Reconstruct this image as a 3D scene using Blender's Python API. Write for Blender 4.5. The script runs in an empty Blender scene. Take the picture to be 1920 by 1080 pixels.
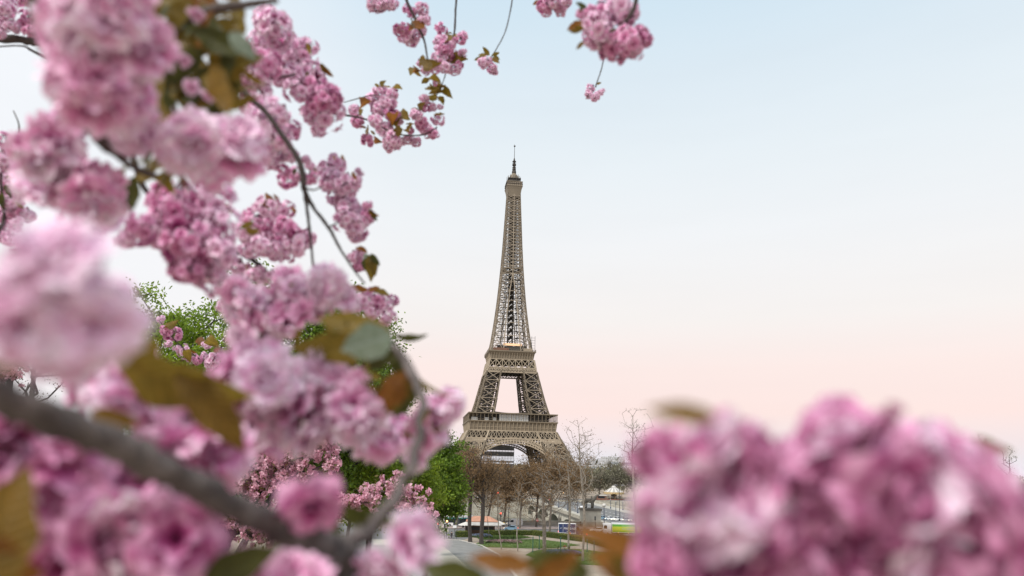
import bpy, math, random
import numpy as np
from mathutils import Vector, Matrix, Quaternion
R = math.radians
rnd = random.Random(7)
nr = np.random.RandomState(11)
scene = bpy.context.scene
COL = scene.collection

# ------------------------------------------------------------------ camera
CAMZ = 19.0
PITCH = R(14.5)
ROLL = R(1.4)
FPX = 1280.0
cam_d = bpy.data.cameras.new('camera')
cam_d.lens = 24; cam_d.sensor_width = 36; cam_d.clip_start = 0.02; cam_d.clip_end = 9000
cam_d.dof.use_dof = True; cam_d.dof.focus_distance = 150; cam_d.dof.aperture_fstop = 3.2
cam_d.dof.aperture_blades = 0
cam = bpy.data.objects.new('camera', cam_d); COL.objects.link(cam)
cam.location = (0, 0, CAMZ); cam.rotation_mode = 'QUATERNION'
cam.rotation_quaternion = Quaternion((1, 0, 0), math.pi/2+PITCH) @ Quaternion((0, 0, 1), ROLL)
scene.camera = cam
# ------------------------------------------------------------------ world: soft evening sky
world = bpy.data.worlds.new('World'); scene.world = world; world.use_nodes = True
wn, wl = world.node_tree.nodes, world.node_tree.links
wn.clear()
out = wn.new('ShaderNodeOutputWorld')
tc = wn.new('ShaderNodeTexCoord'); sep = wn.new('ShaderNodeSeparateXYZ')
wl.new(tc.outputs['Generated'], sep.inputs[0])
ramp = wn.new('ShaderNodeValToRGB'); wl.new(sep.outputs['Z'], ramp.inputs[0])
def lin(c): return tuple(((x/255)/12.92 if x/255 <= .04045 else ((x/255+.055)/1.055)**2.4) for x in c)
def esin(y): return math.sin(PITCH - math.atan((y-540)/1280))
stops = [(esin(1100), (215, 214, 220)), (esin(872), (226, 228, 236)), (esin(822), (240, 226, 228)), (esin(770), (249, 226, 221)),
         (esin(690), (248, 230, 225)), (esin(600), (243, 238, 235)), (esin(450), (238, 240, 242)),
         (esin(300), (229, 237, 242)), (esin(150), (218, 231, 240)), (esin(0), (206, 226, 239)), (1.0, (222, 230, 240))]
cr = ramp.color_ramp
while len(cr.elements) < len(stops): cr.elements.new(0.5)
for e, (p, c) in zip(cr.elements, sorted(stops)):
    e.position = max(0, p); e.color = (*lin(c), 1)
# paler veil of cloud towards the left
mp = wn.new('ShaderNodeMapRange'); mp.inputs['From Min'].default_value = -0.15; mp.inputs['From Max'].default_value = -0.55
mp.inputs['To Min'].default_value = 0; mp.inputs['To Max'].default_value = 0.8
wl.new(sep.outputs['X'], mp.inputs['Value'])
nz = wn.new('ShaderNodeTexNoise'); nz.inputs['Scale'].default_value = 2.2; nz.inputs['Detail'].default_value = 3
wl.new(tc.outputs['Generated'], nz.inputs['Vector'])
mu = wn.new('ShaderNodeMath'); mu.operation = 'MULTIPLY'; wl.new(mp.outputs[0], mu.inputs[0]); wl.new(nz.outputs[0], mu.inputs[1])
mu2 = wn.new('ShaderNodeMath'); mu2.operation = 'MULTIPLY'; mu2.use_clamp = True; mu2.inputs[1].default_value = 1.9; wl.new(mu.outputs[0], mu2.inputs[0])
mix = wn.new('ShaderNodeMixRGB'); wl.new(mu2.outputs[0], mix.inputs[0]); wl.new(ramp.outputs[0], mix.inputs[1])
mix.inputs[2].default_value = (*lin((243, 245, 249)), 1)
mpv = wn.new('ShaderNodeMapping'); mpv.inputs['Scale'].default_value = (1.2, 1.2, 9); wl.new(tc.outputs['Generated'], mpv.inputs[0])
nz2 = wn.new('ShaderNodeTexNoise'); nz2.inputs['Scale'].default_value = 2.6; nz2.inputs['Detail'].default_value = 6; wl.new(mpv.outputs[0], nz2.inputs['Vector'])
mr2 = wn.new('ShaderNodeMapRange'); mr2.inputs['From Min'].default_value = .3; mr2.inputs['From Max'].default_value = .7; mr2.inputs['To Min'].default_value = .99; mr2.inputs['To Max'].default_value = 1.01; wl.new(nz2.outputs[0], mr2.inputs['Value'])
mm = wn.new('ShaderNodeMixRGB'); mm.blend_type = 'MULTIPLY'; mm.inputs[0].default_value = 1; wl.new(mix.outputs[0], mm.inputs[1]); wl.new(mr2.outputs[0], mm.inputs[2]); mix = mm
bg = wn.new('ShaderNodeBackground'); bg.inputs[1].default_value = 1.03; wl.new(mix.outputs[0], bg.inputs[0])
sky = wn.new('ShaderNodeTexSky'); sky.sky_type = 'NISHITA'; sky.sun_disc = False
SUN_EL, SUN_AZ = R(48), R(215)
sky.sun_elevation = SUN_EL; sky.sun_rotation = SUN_AZ
bg2 = wn.new('ShaderNodeBackground'); bg2.inputs[1].default_value = 0.004; wl.new(sky.outputs[0], bg2.inputs[0])
ad = wn.new('ShaderNodeAddShader'); wl.new(bg.outputs[0], ad.inputs[0]); wl.new(bg2.outputs[0], ad.inputs[1])
wl.new(ad.outputs[0], out.inputs[0])
# ------------------------------------------------------------------ soft sun behind thin cloud, from behind the camera's left shoulder
sd = bpy.data.lights.new('sun', 'SUN'); sd.energy = 3.2; sd.angle = R(14); sd.color = (1, .95, .88)
sun = bpy.data.objects.new('sun', sd); COL.objects.link(sun)
dirv = Vector((math.sin(SUN_AZ)*math.cos(SUN_EL), math.cos(SUN_AZ)*math.cos(SUN_EL), math.sin(SUN_EL)))
sun.rotation_euler = dirv.to_track_quat('Z', 'Y').to_euler()
vs = scene.view_settings
vs.view_transform = 'Standard'; vs.look = 'None'; vs.gamma = 1; vs.exposure = 0.0; vs.use_curve_mapping = False
scene.cycles.use_denoising = True
scene.cycles.max_bounces = 6; scene.cycles.diffuse_bounces = 3; scene.cycles.transmission_bounces = 4

# ------------------------------------------------------------------ geometry helpers
FWD = Vector((0, math.cos(PITCH), math.sin(PITCH))); U0 = Vector((0, -math.sin(PITCH), math.cos(PITCH)))
RX = Vector((1, 0, 0))*math.cos(ROLL)+U0*math.sin(ROLL); UP = U0*math.cos(ROLL)-Vector((1, 0, 0))*math.sin(ROLL)
CAM = Vector((0, 0, CAMZ))
def P(px, py, d):
    'point seen at pixel px,py of the 1920 wide photo, d metres in front of the lens'
    return CAM + d*(FWD + RX*((px-960)/FPX) + UP*((540-py)/FPX))
def G(px, py, z=0.0):
    'point of the level z seen at that pixel'
    v = FWD + RX*((px-960)/FPX) + UP*((540-py)/FPX)
    return CAM + v*((z-CAMZ)/v.z)

def link(name, me, m=None, parent=None):
    o = bpy.data.objects.new(name, me); COL.objects.link(o)
    if m is not None and me is not None:
        if isinstance(m, (list, tuple)):
            for k in m: me.materials.append(k)
        else: me.materials.append(m)
    if parent is not None: o.parent = parent
    return o
def tag(o, label, cat, group=None, kind=None):
    if label: o['label'] = label
    if cat: o['category'] = cat
    if group: o['group'] = group
    if kind: o['kind'] = kind
    return o
def thing(name, label, cat, loc=(0, 0, 0), rz=0, group=None):
    o = bpy.data.objects.new(name, None); COL.objects.link(o); o.empty_display_size = .1
    o.location = loc; o.rotation_euler = (0, 0, rz)
    return tag(o, label, cat, group)
def copy_tree(o, parent=None):
    c = o.copy(); COL.objects.link(c)
    if parent is not None: c.parent = parent
    for ch in list(o.children): copy_tree(ch, c)
    return c

class MB:
    'collects simple shapes and links them as one mesh'
    def __init__(s): s.v = []; s.f = []; s.mi = []; s.cur = 0
    def quad(s, *pts):
        n = len(s.v); s.v += [tuple(p) for p in pts]; s.f.append(tuple(range(n, n+len(pts)))); s.mi.append(s.cur)
    def box(s, x0, x1, y0, y1, z0, z1, M=None):
        n = len(s.v)
        c = [(x0,y0,z0),(x1,y0,z0),(x1,y1,z0),(x0,y1,z0),(x0,y0,z1),(x1,y0,z1),(x1,y1,z1),(x0,y1,z1)]
        if M is not None: c = [tuple(M @ Vector(k)) for k in c]
        s.v += c
        for q in ((3,2,1,0),(4,5,6,7),(0,1,5,4),(1,2,6,5),(2,3,7,6),(3,0,4,7)):
            s.f.append(tuple(n+i for i in q)); s.mi.append(s.cur)
    def beam(s, a, b, w, h=None, n=4, w2=None):
        a = Vector(a); b = Vector(b); d = b-a
        if d.length < 1e-6: return
        d.normalize(); up = Vector((0, 0, 1)) if abs(d.z) < .95 else Vector((0, 1, 0))
        x = d.cross(up).normalized(); y = x.cross(d)
        h = w if h is None else h; w2 = w if w2 is None else w2; k = len(s.v)
        off = math.pi/4 if n == 4 else 0; q = .7071 if n == 4 else .5
        for p, sc in ((a, 1), (b, w2/w)):
            for i in range(n):
                t = off+2*math.pi*i/n
                s.v.append(tuple(p + x*(math.cos(t)*w*q*sc) + y*(math.sin(t)*h*q*sc)))
        for i in range(n):
            j = (i+1) % n; s.f.append((k+i, k+j, k+n+j, k+n+i)); s.mi.append(s.cur)
        s.f.append(tuple(k+i for i in reversed(range(n)))); s.mi.append(s.cur)
        s.f.append(tuple(k+n+i for i in range(n))); s.mi.append(s.cur)
    def tube(s, pts, rad, n=8, cap=True):
        pts = [Vector(p) for p in pts]; k0 = len(s.v); m = len(pts); x = None
        for i, p in enumerate(pts):
            d = (pts[min(i+1, m-1)] - pts[max(i-1, 0)]).normalized()
            if x is None:
                up = Vector((0, 0, 1)) if abs(d.z) < .9 else Vector((1, 0, 0)); x = d.cross(up).normalized()
            x = (x - d*x.dot(d)).normalized(); y = d.cross(x)
            r = rad[i] if hasattr(rad, '__len__') else rad
            for j in range(n):
                t = 2*math.pi*j/n; s.v.append(tuple(p + x*(math.cos(t)*r) + y*(math.sin(t)*r)))
        for i in range(m-1):
            for j in range(n):
                a = k0+i*n+j; b = k0+i*n+(j+1) % n
                s.f.append((a, b, b+n, a+n)); s.mi.append(s.cur)
        if cap:
            s.f.append(tuple(k0+j for j in reversed(range(n)))); s.f.append(tuple(k0+(m-1)*n+j for j in range(n))); s.mi += [s.cur]*2
    def lathe(s, prof, n=16, c=(0, 0, 0)):
        k0 = len(s.v)
        for (r, z) in prof:
            for j in range(n):
                t = 2*math.pi*j/n; s.v.append((c[0]+r*math.cos(t), c[1]+r*math.sin(t), c[2]+z))
        for i in range(len(prof)-1):
            for j in range(n):
                a = k0+i*n+j; b = k0+i*n+(j+1) % n; s.f.append((a, b, b+n, a+n)); s.mi.append(s.cur)
        s.f.append(tuple(k0+j for j in reversed(range(n)))); s.f.append(tuple(k0+(len(prof)-1)*n+j for j in range(n))); s.mi += [s.cur]*2
    def prism(s, outline, axis_a, axis_b, M=None):
        'outline of (u,w) pairs extruded along y from axis_a to axis_b; u->x, w->z'
        k = len(s.v); n = len(outline)
        for y in (axis_a, axis_b):
            for (u, w) in outline:
                p = Vector((u, y, w)); p = M @ p if M is not None else p; s.v.append(tuple(p))
        for i in range(n):
            j = (i+1) % n; s.f.append((k+i, k+j, k+n+j, k+n+i)); s.mi.append(s.cur)
        s.f.append(tuple(k+i for i in reversed(range(n)))); s.f.append(tuple(k+n+i for i in range(n))); s.mi += [s.cur]*2
    def build(s, name, m=None, parent=None, smooth=False):
        me = bpy.data.meshes.new(name); me.from_pydata(s.v, [], s.f); me.update()
        o = link(name, me, m, parent)
        if max(s.mi or [0]) > 0: me.polygons.foreach_set('material_index', s.mi)
        if smooth: me.polygons.foreach_set('use_smooth', [True]*len(me.polygons))
        return o
def np_mesh(name, V, F, smooth=False):
    'V (n,3), F (m,k) arrays'
    me = bpy.data.meshes.new(name); m, k = F.shape
    me.vertices.add(len(V)); me.vertices.foreach_set('co', np.asarray(V, 'f').ravel())
    me.loops.add(m*k); me.loops.foreach_set('vertex_index', F.astype('i').ravel())
    me.polygons.add(m); me.polygons.foreach_set('loop_start', np.arange(0, m*k, k, dtype='i'))
    me.polygons.foreach_set('loop_total', np.full(m, k, 'i'))
    if smooth: me.polygons.foreach_set('use_smooth', np.ones(m, bool))
    me.update(calc_edges=True); return me

# ------------------------------------------------------------------ materials
def mat(name, col, rough=.7, var=0.0, scale=5.0, bump=0.0, col2=None, metal=0.0, emit=None, es=1.0, trans=0.0, island=0.0, attr=None, detail=4, alpha=None, spec=None):
    m = bpy.data.materials.new(name); m.use_nodes = True; n = m.node_tree.nodes; l = m.node_tree.links
    b = n['Principled BSDF']; b.inputs['Roughness'].default_value = rough; b.inputs['Metallic'].default_value = metal
    if spec is not None: b.inputs['Specular IOR Level'].default_value = spec
    src = None
    if col2 is None and var > 0: col2 = tuple(max(0, c*(1-var)) for c in col); col = tuple(min(1, c*(1+var*.6)) for c in col)
    tcn = n.new('ShaderNodeTexCoord'); no = n.new('ShaderNodeTexNoise'); no.inputs['Scale'].default_value = scale; no.inputs['Detail'].default_value = detail
    l.new(tcn.outputs['Object'], no.inputs['Vector'])
    if col2 is not None:
        r = n.new('ShaderNodeValToRGB'); r.color_ramp.elements[0].position = .35; r.color_ramp.elements[1].position = .65
        r.color_ramp.elements[0].color = (*col2, 1); r.color_ramp.elements[1].color = (*col, 1)
        l.new(no.outputs[0], r.inputs[0]); src = r.outputs[0]
    if attr:
        at = n.new('ShaderNodeAttribute'); at.attribute_name = attr[0]
        r = n.new('ShaderNodeValToRGB'); e = r.color_ramp.elements
        while len(e) < len(attr[1]): e.new(.5)
        for k, (p, c) in zip(e, attr[1]): k.position = p; k.color = (*c, 1)
        l.new(at.outputs['Fac'], r.inputs[0])
        if src is not None:
            mx = n.new('ShaderNodeMixRGB'); mx.blend_type = 'MULTIPLY'; mx.inputs[0].default_value = 1; l.new(r.outputs[0], mx.inputs[1]); l.new(src, mx.inputs[2]); src = mx.outputs[0]
        else: src = r.outputs[0]
    if island > 0:
        ge = n.new('ShaderNodeNewGeometry'); hv = n.new('ShaderNodeHueSaturation')
        mr = n.new('ShaderNodeMapRange'); mr.inputs['To Min'].default_value = 1-island; mr.inputs['To Max'].default_value = 1+island*.8
        l.new(ge.outputs['Random Per Island'], mr.inputs['Value']); l.new(mr.outputs[0], hv.inputs['Value'])
        if src is not None: l.new(src, hv.inputs['Color'])
        else: hv.inputs['Color'].default_value = (*col, 1)
        src = hv.outputs[0]
    if src is not None: l.new(src, b.inputs['Base Color'])
    else: b.inputs['Base Color'].default_value = (*col, 1)
    if bump > 0:
        bp = n.new('ShaderNodeBump'); bp.inputs['Strength'].default_value = bump; bp.inputs['Distance'].default_value = 1/max(scale, .01)*.25
        l.new(no.outputs[0], bp.inputs['Height']); l.new(bp.outputs[0], b.inputs['Normal'])
    if emit: b.inputs['Emission Color'].default_value = (*emit, 1); b.inputs['Emission Strength'].default_value = es
    if trans > 0:
        o = n['Material Output']; t = n.new('ShaderNodeBsdfTranslucent'); ms = n.new('ShaderNodeMixShader'); ms.inputs[0].default_value = trans
        if src is not None: l.new(src, t.inputs[0])
        else: t.inputs[0].default_value = (*col, 1)
        l.new(b.outputs[0], ms.inputs[1]); l.new(t.outputs[0], ms.inputs[2]); l.new(ms.outputs[0], o.inputs[0])
    return m
M = {}
# ================================================================== setting: terrain
M['gravel'] = mat('gravel', (.33, .27, .21), .95, .16, .35, .2, detail=8)
M['asphalt'] = mat('asphalt', (.16, .16, .158), .9, .16, .25, .1, detail=8)
M['pave_grey'] = mat('pave_grey', (.225, .225, .215), .85, .14, .45, .1, detail=8)
M['pave_beige'] = mat('pave_beige', (.40, .38, .33), .85, .12, .6, .1, detail=8)
M['kerb'] = mat('kerb', (.48, .46, .42), .85, .12, 1.5, .1)
M['pink_pave'] = mat('pink_pave', (.40, .32, .29), .85, .1, .8, .1)
M['lawn'] = mat('lawn', (.11, .16, .035), .95, 0, 1.2, .3, col2=(.062, .115, .02), detail=8)
M['white_paint'] = mat('white_paint', (.75, .75, .73), .7, .08, 3)
M['stone'] = mat('stone', (.42, .39, .32), .9, .2, .6, .15, detail=8)
M['stone_dark'] = mat('stone_dark', (.17, .155, .13), .9, .25, .5, .15, detail=8)
M['water'] = mat('water', (.04, .055, .045), .12, .2, .2, .4)
M['metal_dark'] = mat('metal_dark', (.03, .035, .04), .5, .2, 4)
M['metal_green'] = mat('metal_green', (.03, .11, .08), .5, .2, 4)
M['metal_blue'] = mat('metal_blue', (.03, .045, .09), .5, .2, 4)
M['glass_dark'] = mat('glass_dark', (.02, .025, .03), .1)
M['rubber'] = mat('rubber', (.02, .02, .02), .8)
M['rim'] = mat('rim', (.35, .35, .36), .4, metal=.8)
M['red_lamp'] = mat('red_lamp', (.6, .03, .02), .4, emit=(1, .08, .04), es=2.5)
M['amber_lamp'] = mat('amber_lamp', (.9, .4, .1), .4, emit=(1, .55, .2), es=3.5)
M['warm_lamp'] = mat('warm_lamp', (.9, .8, .6), .4, emit=(1, .85, .6), es=2.0)

def smooth(a, b, t):
    t = min(1, max(0, (t-a)/(b-a))); return t*t*(3-2*t)
def hterr(x, y):
    if y < 1: y = 1
    c = 17.4 if y < 3 else max(0, 17.4-.187*(y-3))
    l = min(17.4, max(0, 18.2-.127*y))
    k = smooth(.20, .34, -x/max(y, 8))
    h = c*(1-k)+l*k
    return h
# bridge / tower frame: local v runs from the tower towards the camera's bank
TLOC = Vector((-.8, 620, 0)); PHI = R(7.3)
TM = Matrix.Translation(TLOC) @ Matrix.Rotation(PHI, 4, 'Z')
def TB(u, v, z=0): return TM @ Vector((u, -v, z))      # u to the right, v towards the camera

def river(x, y):
    q = TM.inverted() @ Vector((x, y, 0)); v = -q.y
    return v
ys = sorted(set(list(np.concatenate([np.arange(-60, 0, 15), np.arange(0, 120, 4), np.arange(120, 260, 10), np.arange(260, 420, 20), np.geomspace(420, 8000, 14)]))))
ts = np.concatenate([-np.geomspace(60, 1.1, 10), np.arange(-1.0, 1.01, .04), np.geomspace(1.1, 60, 10)])
# land on the camera's side (down to the quay wall) and the far bank as one sheet with the river bed between
V = []; F = []
rows = []
vrows = list(np.arange(700, 610, -8)) + list(np.arange(610, 500, -4)) + list(np.arange(500, 382, -10)) + [381.0, 380.9] + list(np.arange(370, 240, -20)) + [232.1, 232.0] + list(np.arange(220, -100, -40)) + list(-np.geomspace(100, 7000, 14))
us = np.concatenate([-np.geomspace(6000, 330, 12), np.arange(-300, 301, 6), np.geomspace(330, 6000, 12)])
for v in vrows:
    for u in us:
        p = TB(u, v)
        z = hterr(p.x, p.y) if v > 380.95 else (-9.5 if v > 232.05 else 0)
        V.append((p.x, p.y, z))
nu = len(us)
F = np.array([(i*nu+j, i*nu+j+1, (i+1)*nu+j+1, (i+1)*nu+j) for i in range(len(vrows)-1) for j in range(nu-1)])
me = np_mesh('ground', np.array(V), F, True)
g = link('ground', me, M['gravel']); g['kind'] = 'structure'
def sheet(name, pts, m, z):
    b = MB(); b.quad(*[(p.x, p.y, z) for p in pts]); o = b.build(name, m); o['kind'] = 'structure'; return o
w = sheet('water', [TB(-900, 380.9), TB(900, 380.9), TB(900, 232.1), TB(-900, 232.1)], M['water'], -8.6)
# roads: riverside avenue and square on the near bank; far quay road
sheet('road', [G(560, 1013), TB(-160, 384), TB(160, 384), G(1420, 1060), G(1250, 1036), G(1143, 1016), G(998, 1001.5), G(905, 1001.5), G(870, 1012)][::1], M['asphalt'], .02)
sheet('road', [TB(-300, 231), TB(300, 231), TB(300, 196), TB(-300, 196)], M['asphalt'], .02)
sheet('pavement', [TB(-90, 384), TB(-18, 384), TB(-18, 395), TB(-90, 401)], M['pink_pave'], .12)
sheet('pavement', [TB(-300, 230), TB(300, 230), TB(300, 222), TB(-300, 222)], M['pave_beige'], .12)
sheet('path', [G(640, 1013), G(862, 1013), G(902, 1023), G(935, 1040), G(975, 1090), G(990, 1180), G(560, 1180)], M['pave_grey'], .03)
sheet('path', [G(797, 1013.2), G(812, 1013.2), G(838, 1030), G(868, 1055), G(915, 1110), G(850, 1110), G(810, 1040)], M['pave_beige'], .05)
sheet('path', [G(700, 1013.2), G(783, 1013.2), G(790, 1022), G(700, 1022)], M['pave_beige'], .05)
def strip(name, pts, wd, m, z0, z1):
    'a raised strip (kerb) along ground points'
    b = MB()
    for a, c in zip(pts[:-1], pts[1:]):
        d = (c-a).normalized(); n = Vector((-d.y, d.x, 0))*wd/2
        q = [a-n, c-n, c+n, a+n]
        b.quad(*[(p.x, p.y, z1) for p in q])
        for i in range(4):
            e, f = q[i], q[(i+1) % 4]; b.quad((e.x, e.y, z0), (f.x, f.y, z0), (f.x, f.y, z1), (e.x, e.y, z1))
    o = b.build(name, m); o['kind'] = 'structure'; return o
strip('kerb', [G(640, 1012.6), G(862, 1012.6)], .35, M['kerb'], 0, .14)
strip('kerb', [G(862, 1013), G(902, 1023), G(935, 1040), G(975, 1090)], .5, M['kerb'], 0, .13)
strip('road_marking', [G(800, 1007.5), G(845, 1007.2)], .5, M['white_paint'], .02, .03)
strip('road_marking', [G(800, 1003), G(850, 1003)], .4, M['white_paint'], .02, .03)
lawns = [
 [(888, 1004), (930, 1002), (965, 1001.5), (998, 1008), (975, 1010.5), (900, 1012.5)],
 [(890, 1020), (905, 1014), (974, 1012), (1004, 1011), (1050, 1016), (1088, 1022.5), (1040, 1028), (988, 1028.5), (904, 1026)],
 [(985, 1041), (998, 1034), (1025, 1030), (1060, 1029), (1100, 1031), (1166, 1041), (1240, 1054), (1150, 1062), (1075, 1058), (1020, 1053)],
 [(1240, 1075), (1600, 1100), (1500, 1200), (1100, 1200)]]
for q in lawns: sheet('lawn', [G(*k) for k in q], M['lawn'], .05)
# grass tufts over the lawns: stuff
gv = []; gf = []
for q in lawns[:3]:
    pts = [G(*k) for k in q]; xs = [p.x for p in pts]; yy = [p.y for p in pts]
    def inside(x, y):
        c = False
        for i in range(len(pts)):
            a, b = pts[i], pts[i-1]
            if (a.y > y) != (b.y > y) and x < (b.x-a.x)*(y-a.y)/(b.y-a.y)+a.x: c = not c
        return c
    for _ in range(9000):
        x = rnd.uniform(min(xs), max(xs)); y = rnd.uniform(min(yy), max(yy))
        if not inside(x, y): continue
        t = rnd.uniform(0, 6.28); s = rnd.uniform(.05, .12); h = rnd.uniform(.05, .13); k = len(gv)
        gv += [(x-s*math.cos(t), y-s*math.sin(t), .05), (x+s*math.cos(t), y+s*math.sin(t), .05), (x+rnd.uniform(-.05, .05), y+rnd.uniform(-.05, .05), .05+h)]
        gf.append((k, k+1, k+2))
M['grass'] = mat('grass', (.10, .155, .035), .9, .2, .8, island=.3)
o = link('grass', np_mesh('grass', np.array(gv), np.array(gf)), M['grass']); tag(o, 'short mown grass growing on the park lawns', 'grass', kind='stuff')
# ================================================================== the iron lattice tower
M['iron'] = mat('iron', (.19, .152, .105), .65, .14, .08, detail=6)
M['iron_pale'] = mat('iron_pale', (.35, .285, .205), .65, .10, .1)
M['iron_dark_and_shade'] = mat('iron_dark_and_shade', (.055, .047, .04), .7, .15, .1)  # near-black iron; on inner beams and girders it paints their shade
M['panel_white'] = mat('panel_white', (.62, .62, .60), .4, .1, .5)
M['panel_glass'] = mat('panel_glass', (.22, .25, .26), .15, .2, .3)
M['iron_shaded'] = mat('iron_shaded', (.06, .052, .042), .7, .15, .1)  # iron coloured dark for the shade inside the upper shaft
M['iron_leg'] = mat('iron_leg', (.29, .235, .17), .65, .14, .08, detail=6)
def interp(z, tab):
    for (a, b), (c, d) in zip(tab[:-1], tab[1:]):
        if z <= c: return b+(d-b)*(z-a)/(c-a)
    return tab[-1][1]
OUT = [(0, 62.5), (12, 55), (25, 47.5), (39, 40.5), (46, 37), (54, 33.6), (61, 31.2), (75, 27.3), (90, 23.8), (103, 21), (112, 19.4), (117, 18.2), (125, 16.6), (140, 14.6), (160, 12.3), (180, 10.6), (200, 9.2), (220, 8.1), (240, 7.2), (260, 6.3), (276, 5.7)]
LEGW = [(0, 25), (39, 17.5), (54, 16), (61, 15), (90, 12.6), (112, 11), (125, 9.4), (150, 8.2), (175, 8.6), (190, 9.8)]
def so(z): return interp(z, OUT)
def si(z): return so(z)-interp(z, LEGW)
def F4(pt, k):
    x, y, z = pt
    for _ in range(k): x, y = -y, x
    return (x, y, z)
tower = thing('lattice_tower', 'tall brown iron lattice tower with arched base, two platforms and antenna', 'tower', TLOC, PHI)
def lattice(b, fa, fb, zs, wc, wx, horiz=True, chord=True, sub=1):
    'fa(z), fb(z): the two edges of a face; X bracing between levels'
    for z0, z1 in zip(zs[:-1], zs[1:]):
        A0, A1, B0, B1 = [Vector(q) for q in (fa(z0), fa(z1), fb(z0), fb(z1))]
        if chord: b.beam(A0, A1, wc); b.beam(B0, B1, wc)
        for k in range(sub):
            a0 = A0.lerp(B0, k/sub); b0 = A0.lerp(B0, (k+1)/sub); a1 = A1.lerp(B1, k/sub); b1 = A1.lerp(B1, (k+1)/sub)
            b.beam(a0, b1, wx); b.beam(b0, a1, wx)
            if k: b.beam(a0, a1, wx)
        if horiz: b.beam(A1, B1, wx*1.2)
for name, zs, sub in (('lower_leg', [0, 9, 18, 27, 33, 37.5], 2), ('upper_leg', [58, 66, 74, 82, 90, 98], 1)):
    for k in range(4):
        b = MB()
        c = {(a, d): (lambda z, a=a, d=d: F4(((so(z) if a else si(z)), -(so(z) if d else si(z)), z), k)) for a in (0, 1) for d in (0, 1)}
        fine = name == 'upper_leg'
        for e, f in (((0, 1), (1, 1)), ((1, 1), (1, 0)), ((1, 0), (0, 0)), ((0, 0), (0, 1))):
            zz = zs
            lattice(b, c[e], c[f], zz, 1.3 if fine else 1.7, .5 if fine else .6, sub=sub)
        b.build(name, M['iron_leg'], tower)
        # lift shaft and stairs inside the leg; interior shade put into the dark colour
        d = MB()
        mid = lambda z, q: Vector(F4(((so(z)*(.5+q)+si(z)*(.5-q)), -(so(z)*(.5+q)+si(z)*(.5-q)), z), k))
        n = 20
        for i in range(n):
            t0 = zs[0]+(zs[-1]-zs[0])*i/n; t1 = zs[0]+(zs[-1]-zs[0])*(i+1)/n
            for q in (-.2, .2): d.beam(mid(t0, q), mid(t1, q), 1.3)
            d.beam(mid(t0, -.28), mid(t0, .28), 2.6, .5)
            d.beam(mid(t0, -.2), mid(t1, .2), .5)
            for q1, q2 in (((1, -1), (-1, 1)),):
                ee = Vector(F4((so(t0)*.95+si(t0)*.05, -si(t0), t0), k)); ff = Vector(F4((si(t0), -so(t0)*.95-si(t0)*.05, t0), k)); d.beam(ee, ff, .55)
        for e, f in (((0, 1), (1, 1)), ((1, 1), (1, 0)), ((1, 0), (0, 0)), ((0, 0), (0, 1))):  # fine face lacing, coloured dark as if in interior shade
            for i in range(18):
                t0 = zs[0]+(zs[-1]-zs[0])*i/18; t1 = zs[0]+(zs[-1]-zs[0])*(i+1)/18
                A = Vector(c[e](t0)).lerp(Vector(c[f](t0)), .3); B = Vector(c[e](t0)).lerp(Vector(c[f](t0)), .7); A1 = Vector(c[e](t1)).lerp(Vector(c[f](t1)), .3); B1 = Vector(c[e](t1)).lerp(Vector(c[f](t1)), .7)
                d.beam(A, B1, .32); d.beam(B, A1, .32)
        d.build('shaded_lift_shaft', M['iron_dark_and_shade'], tower)
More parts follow.
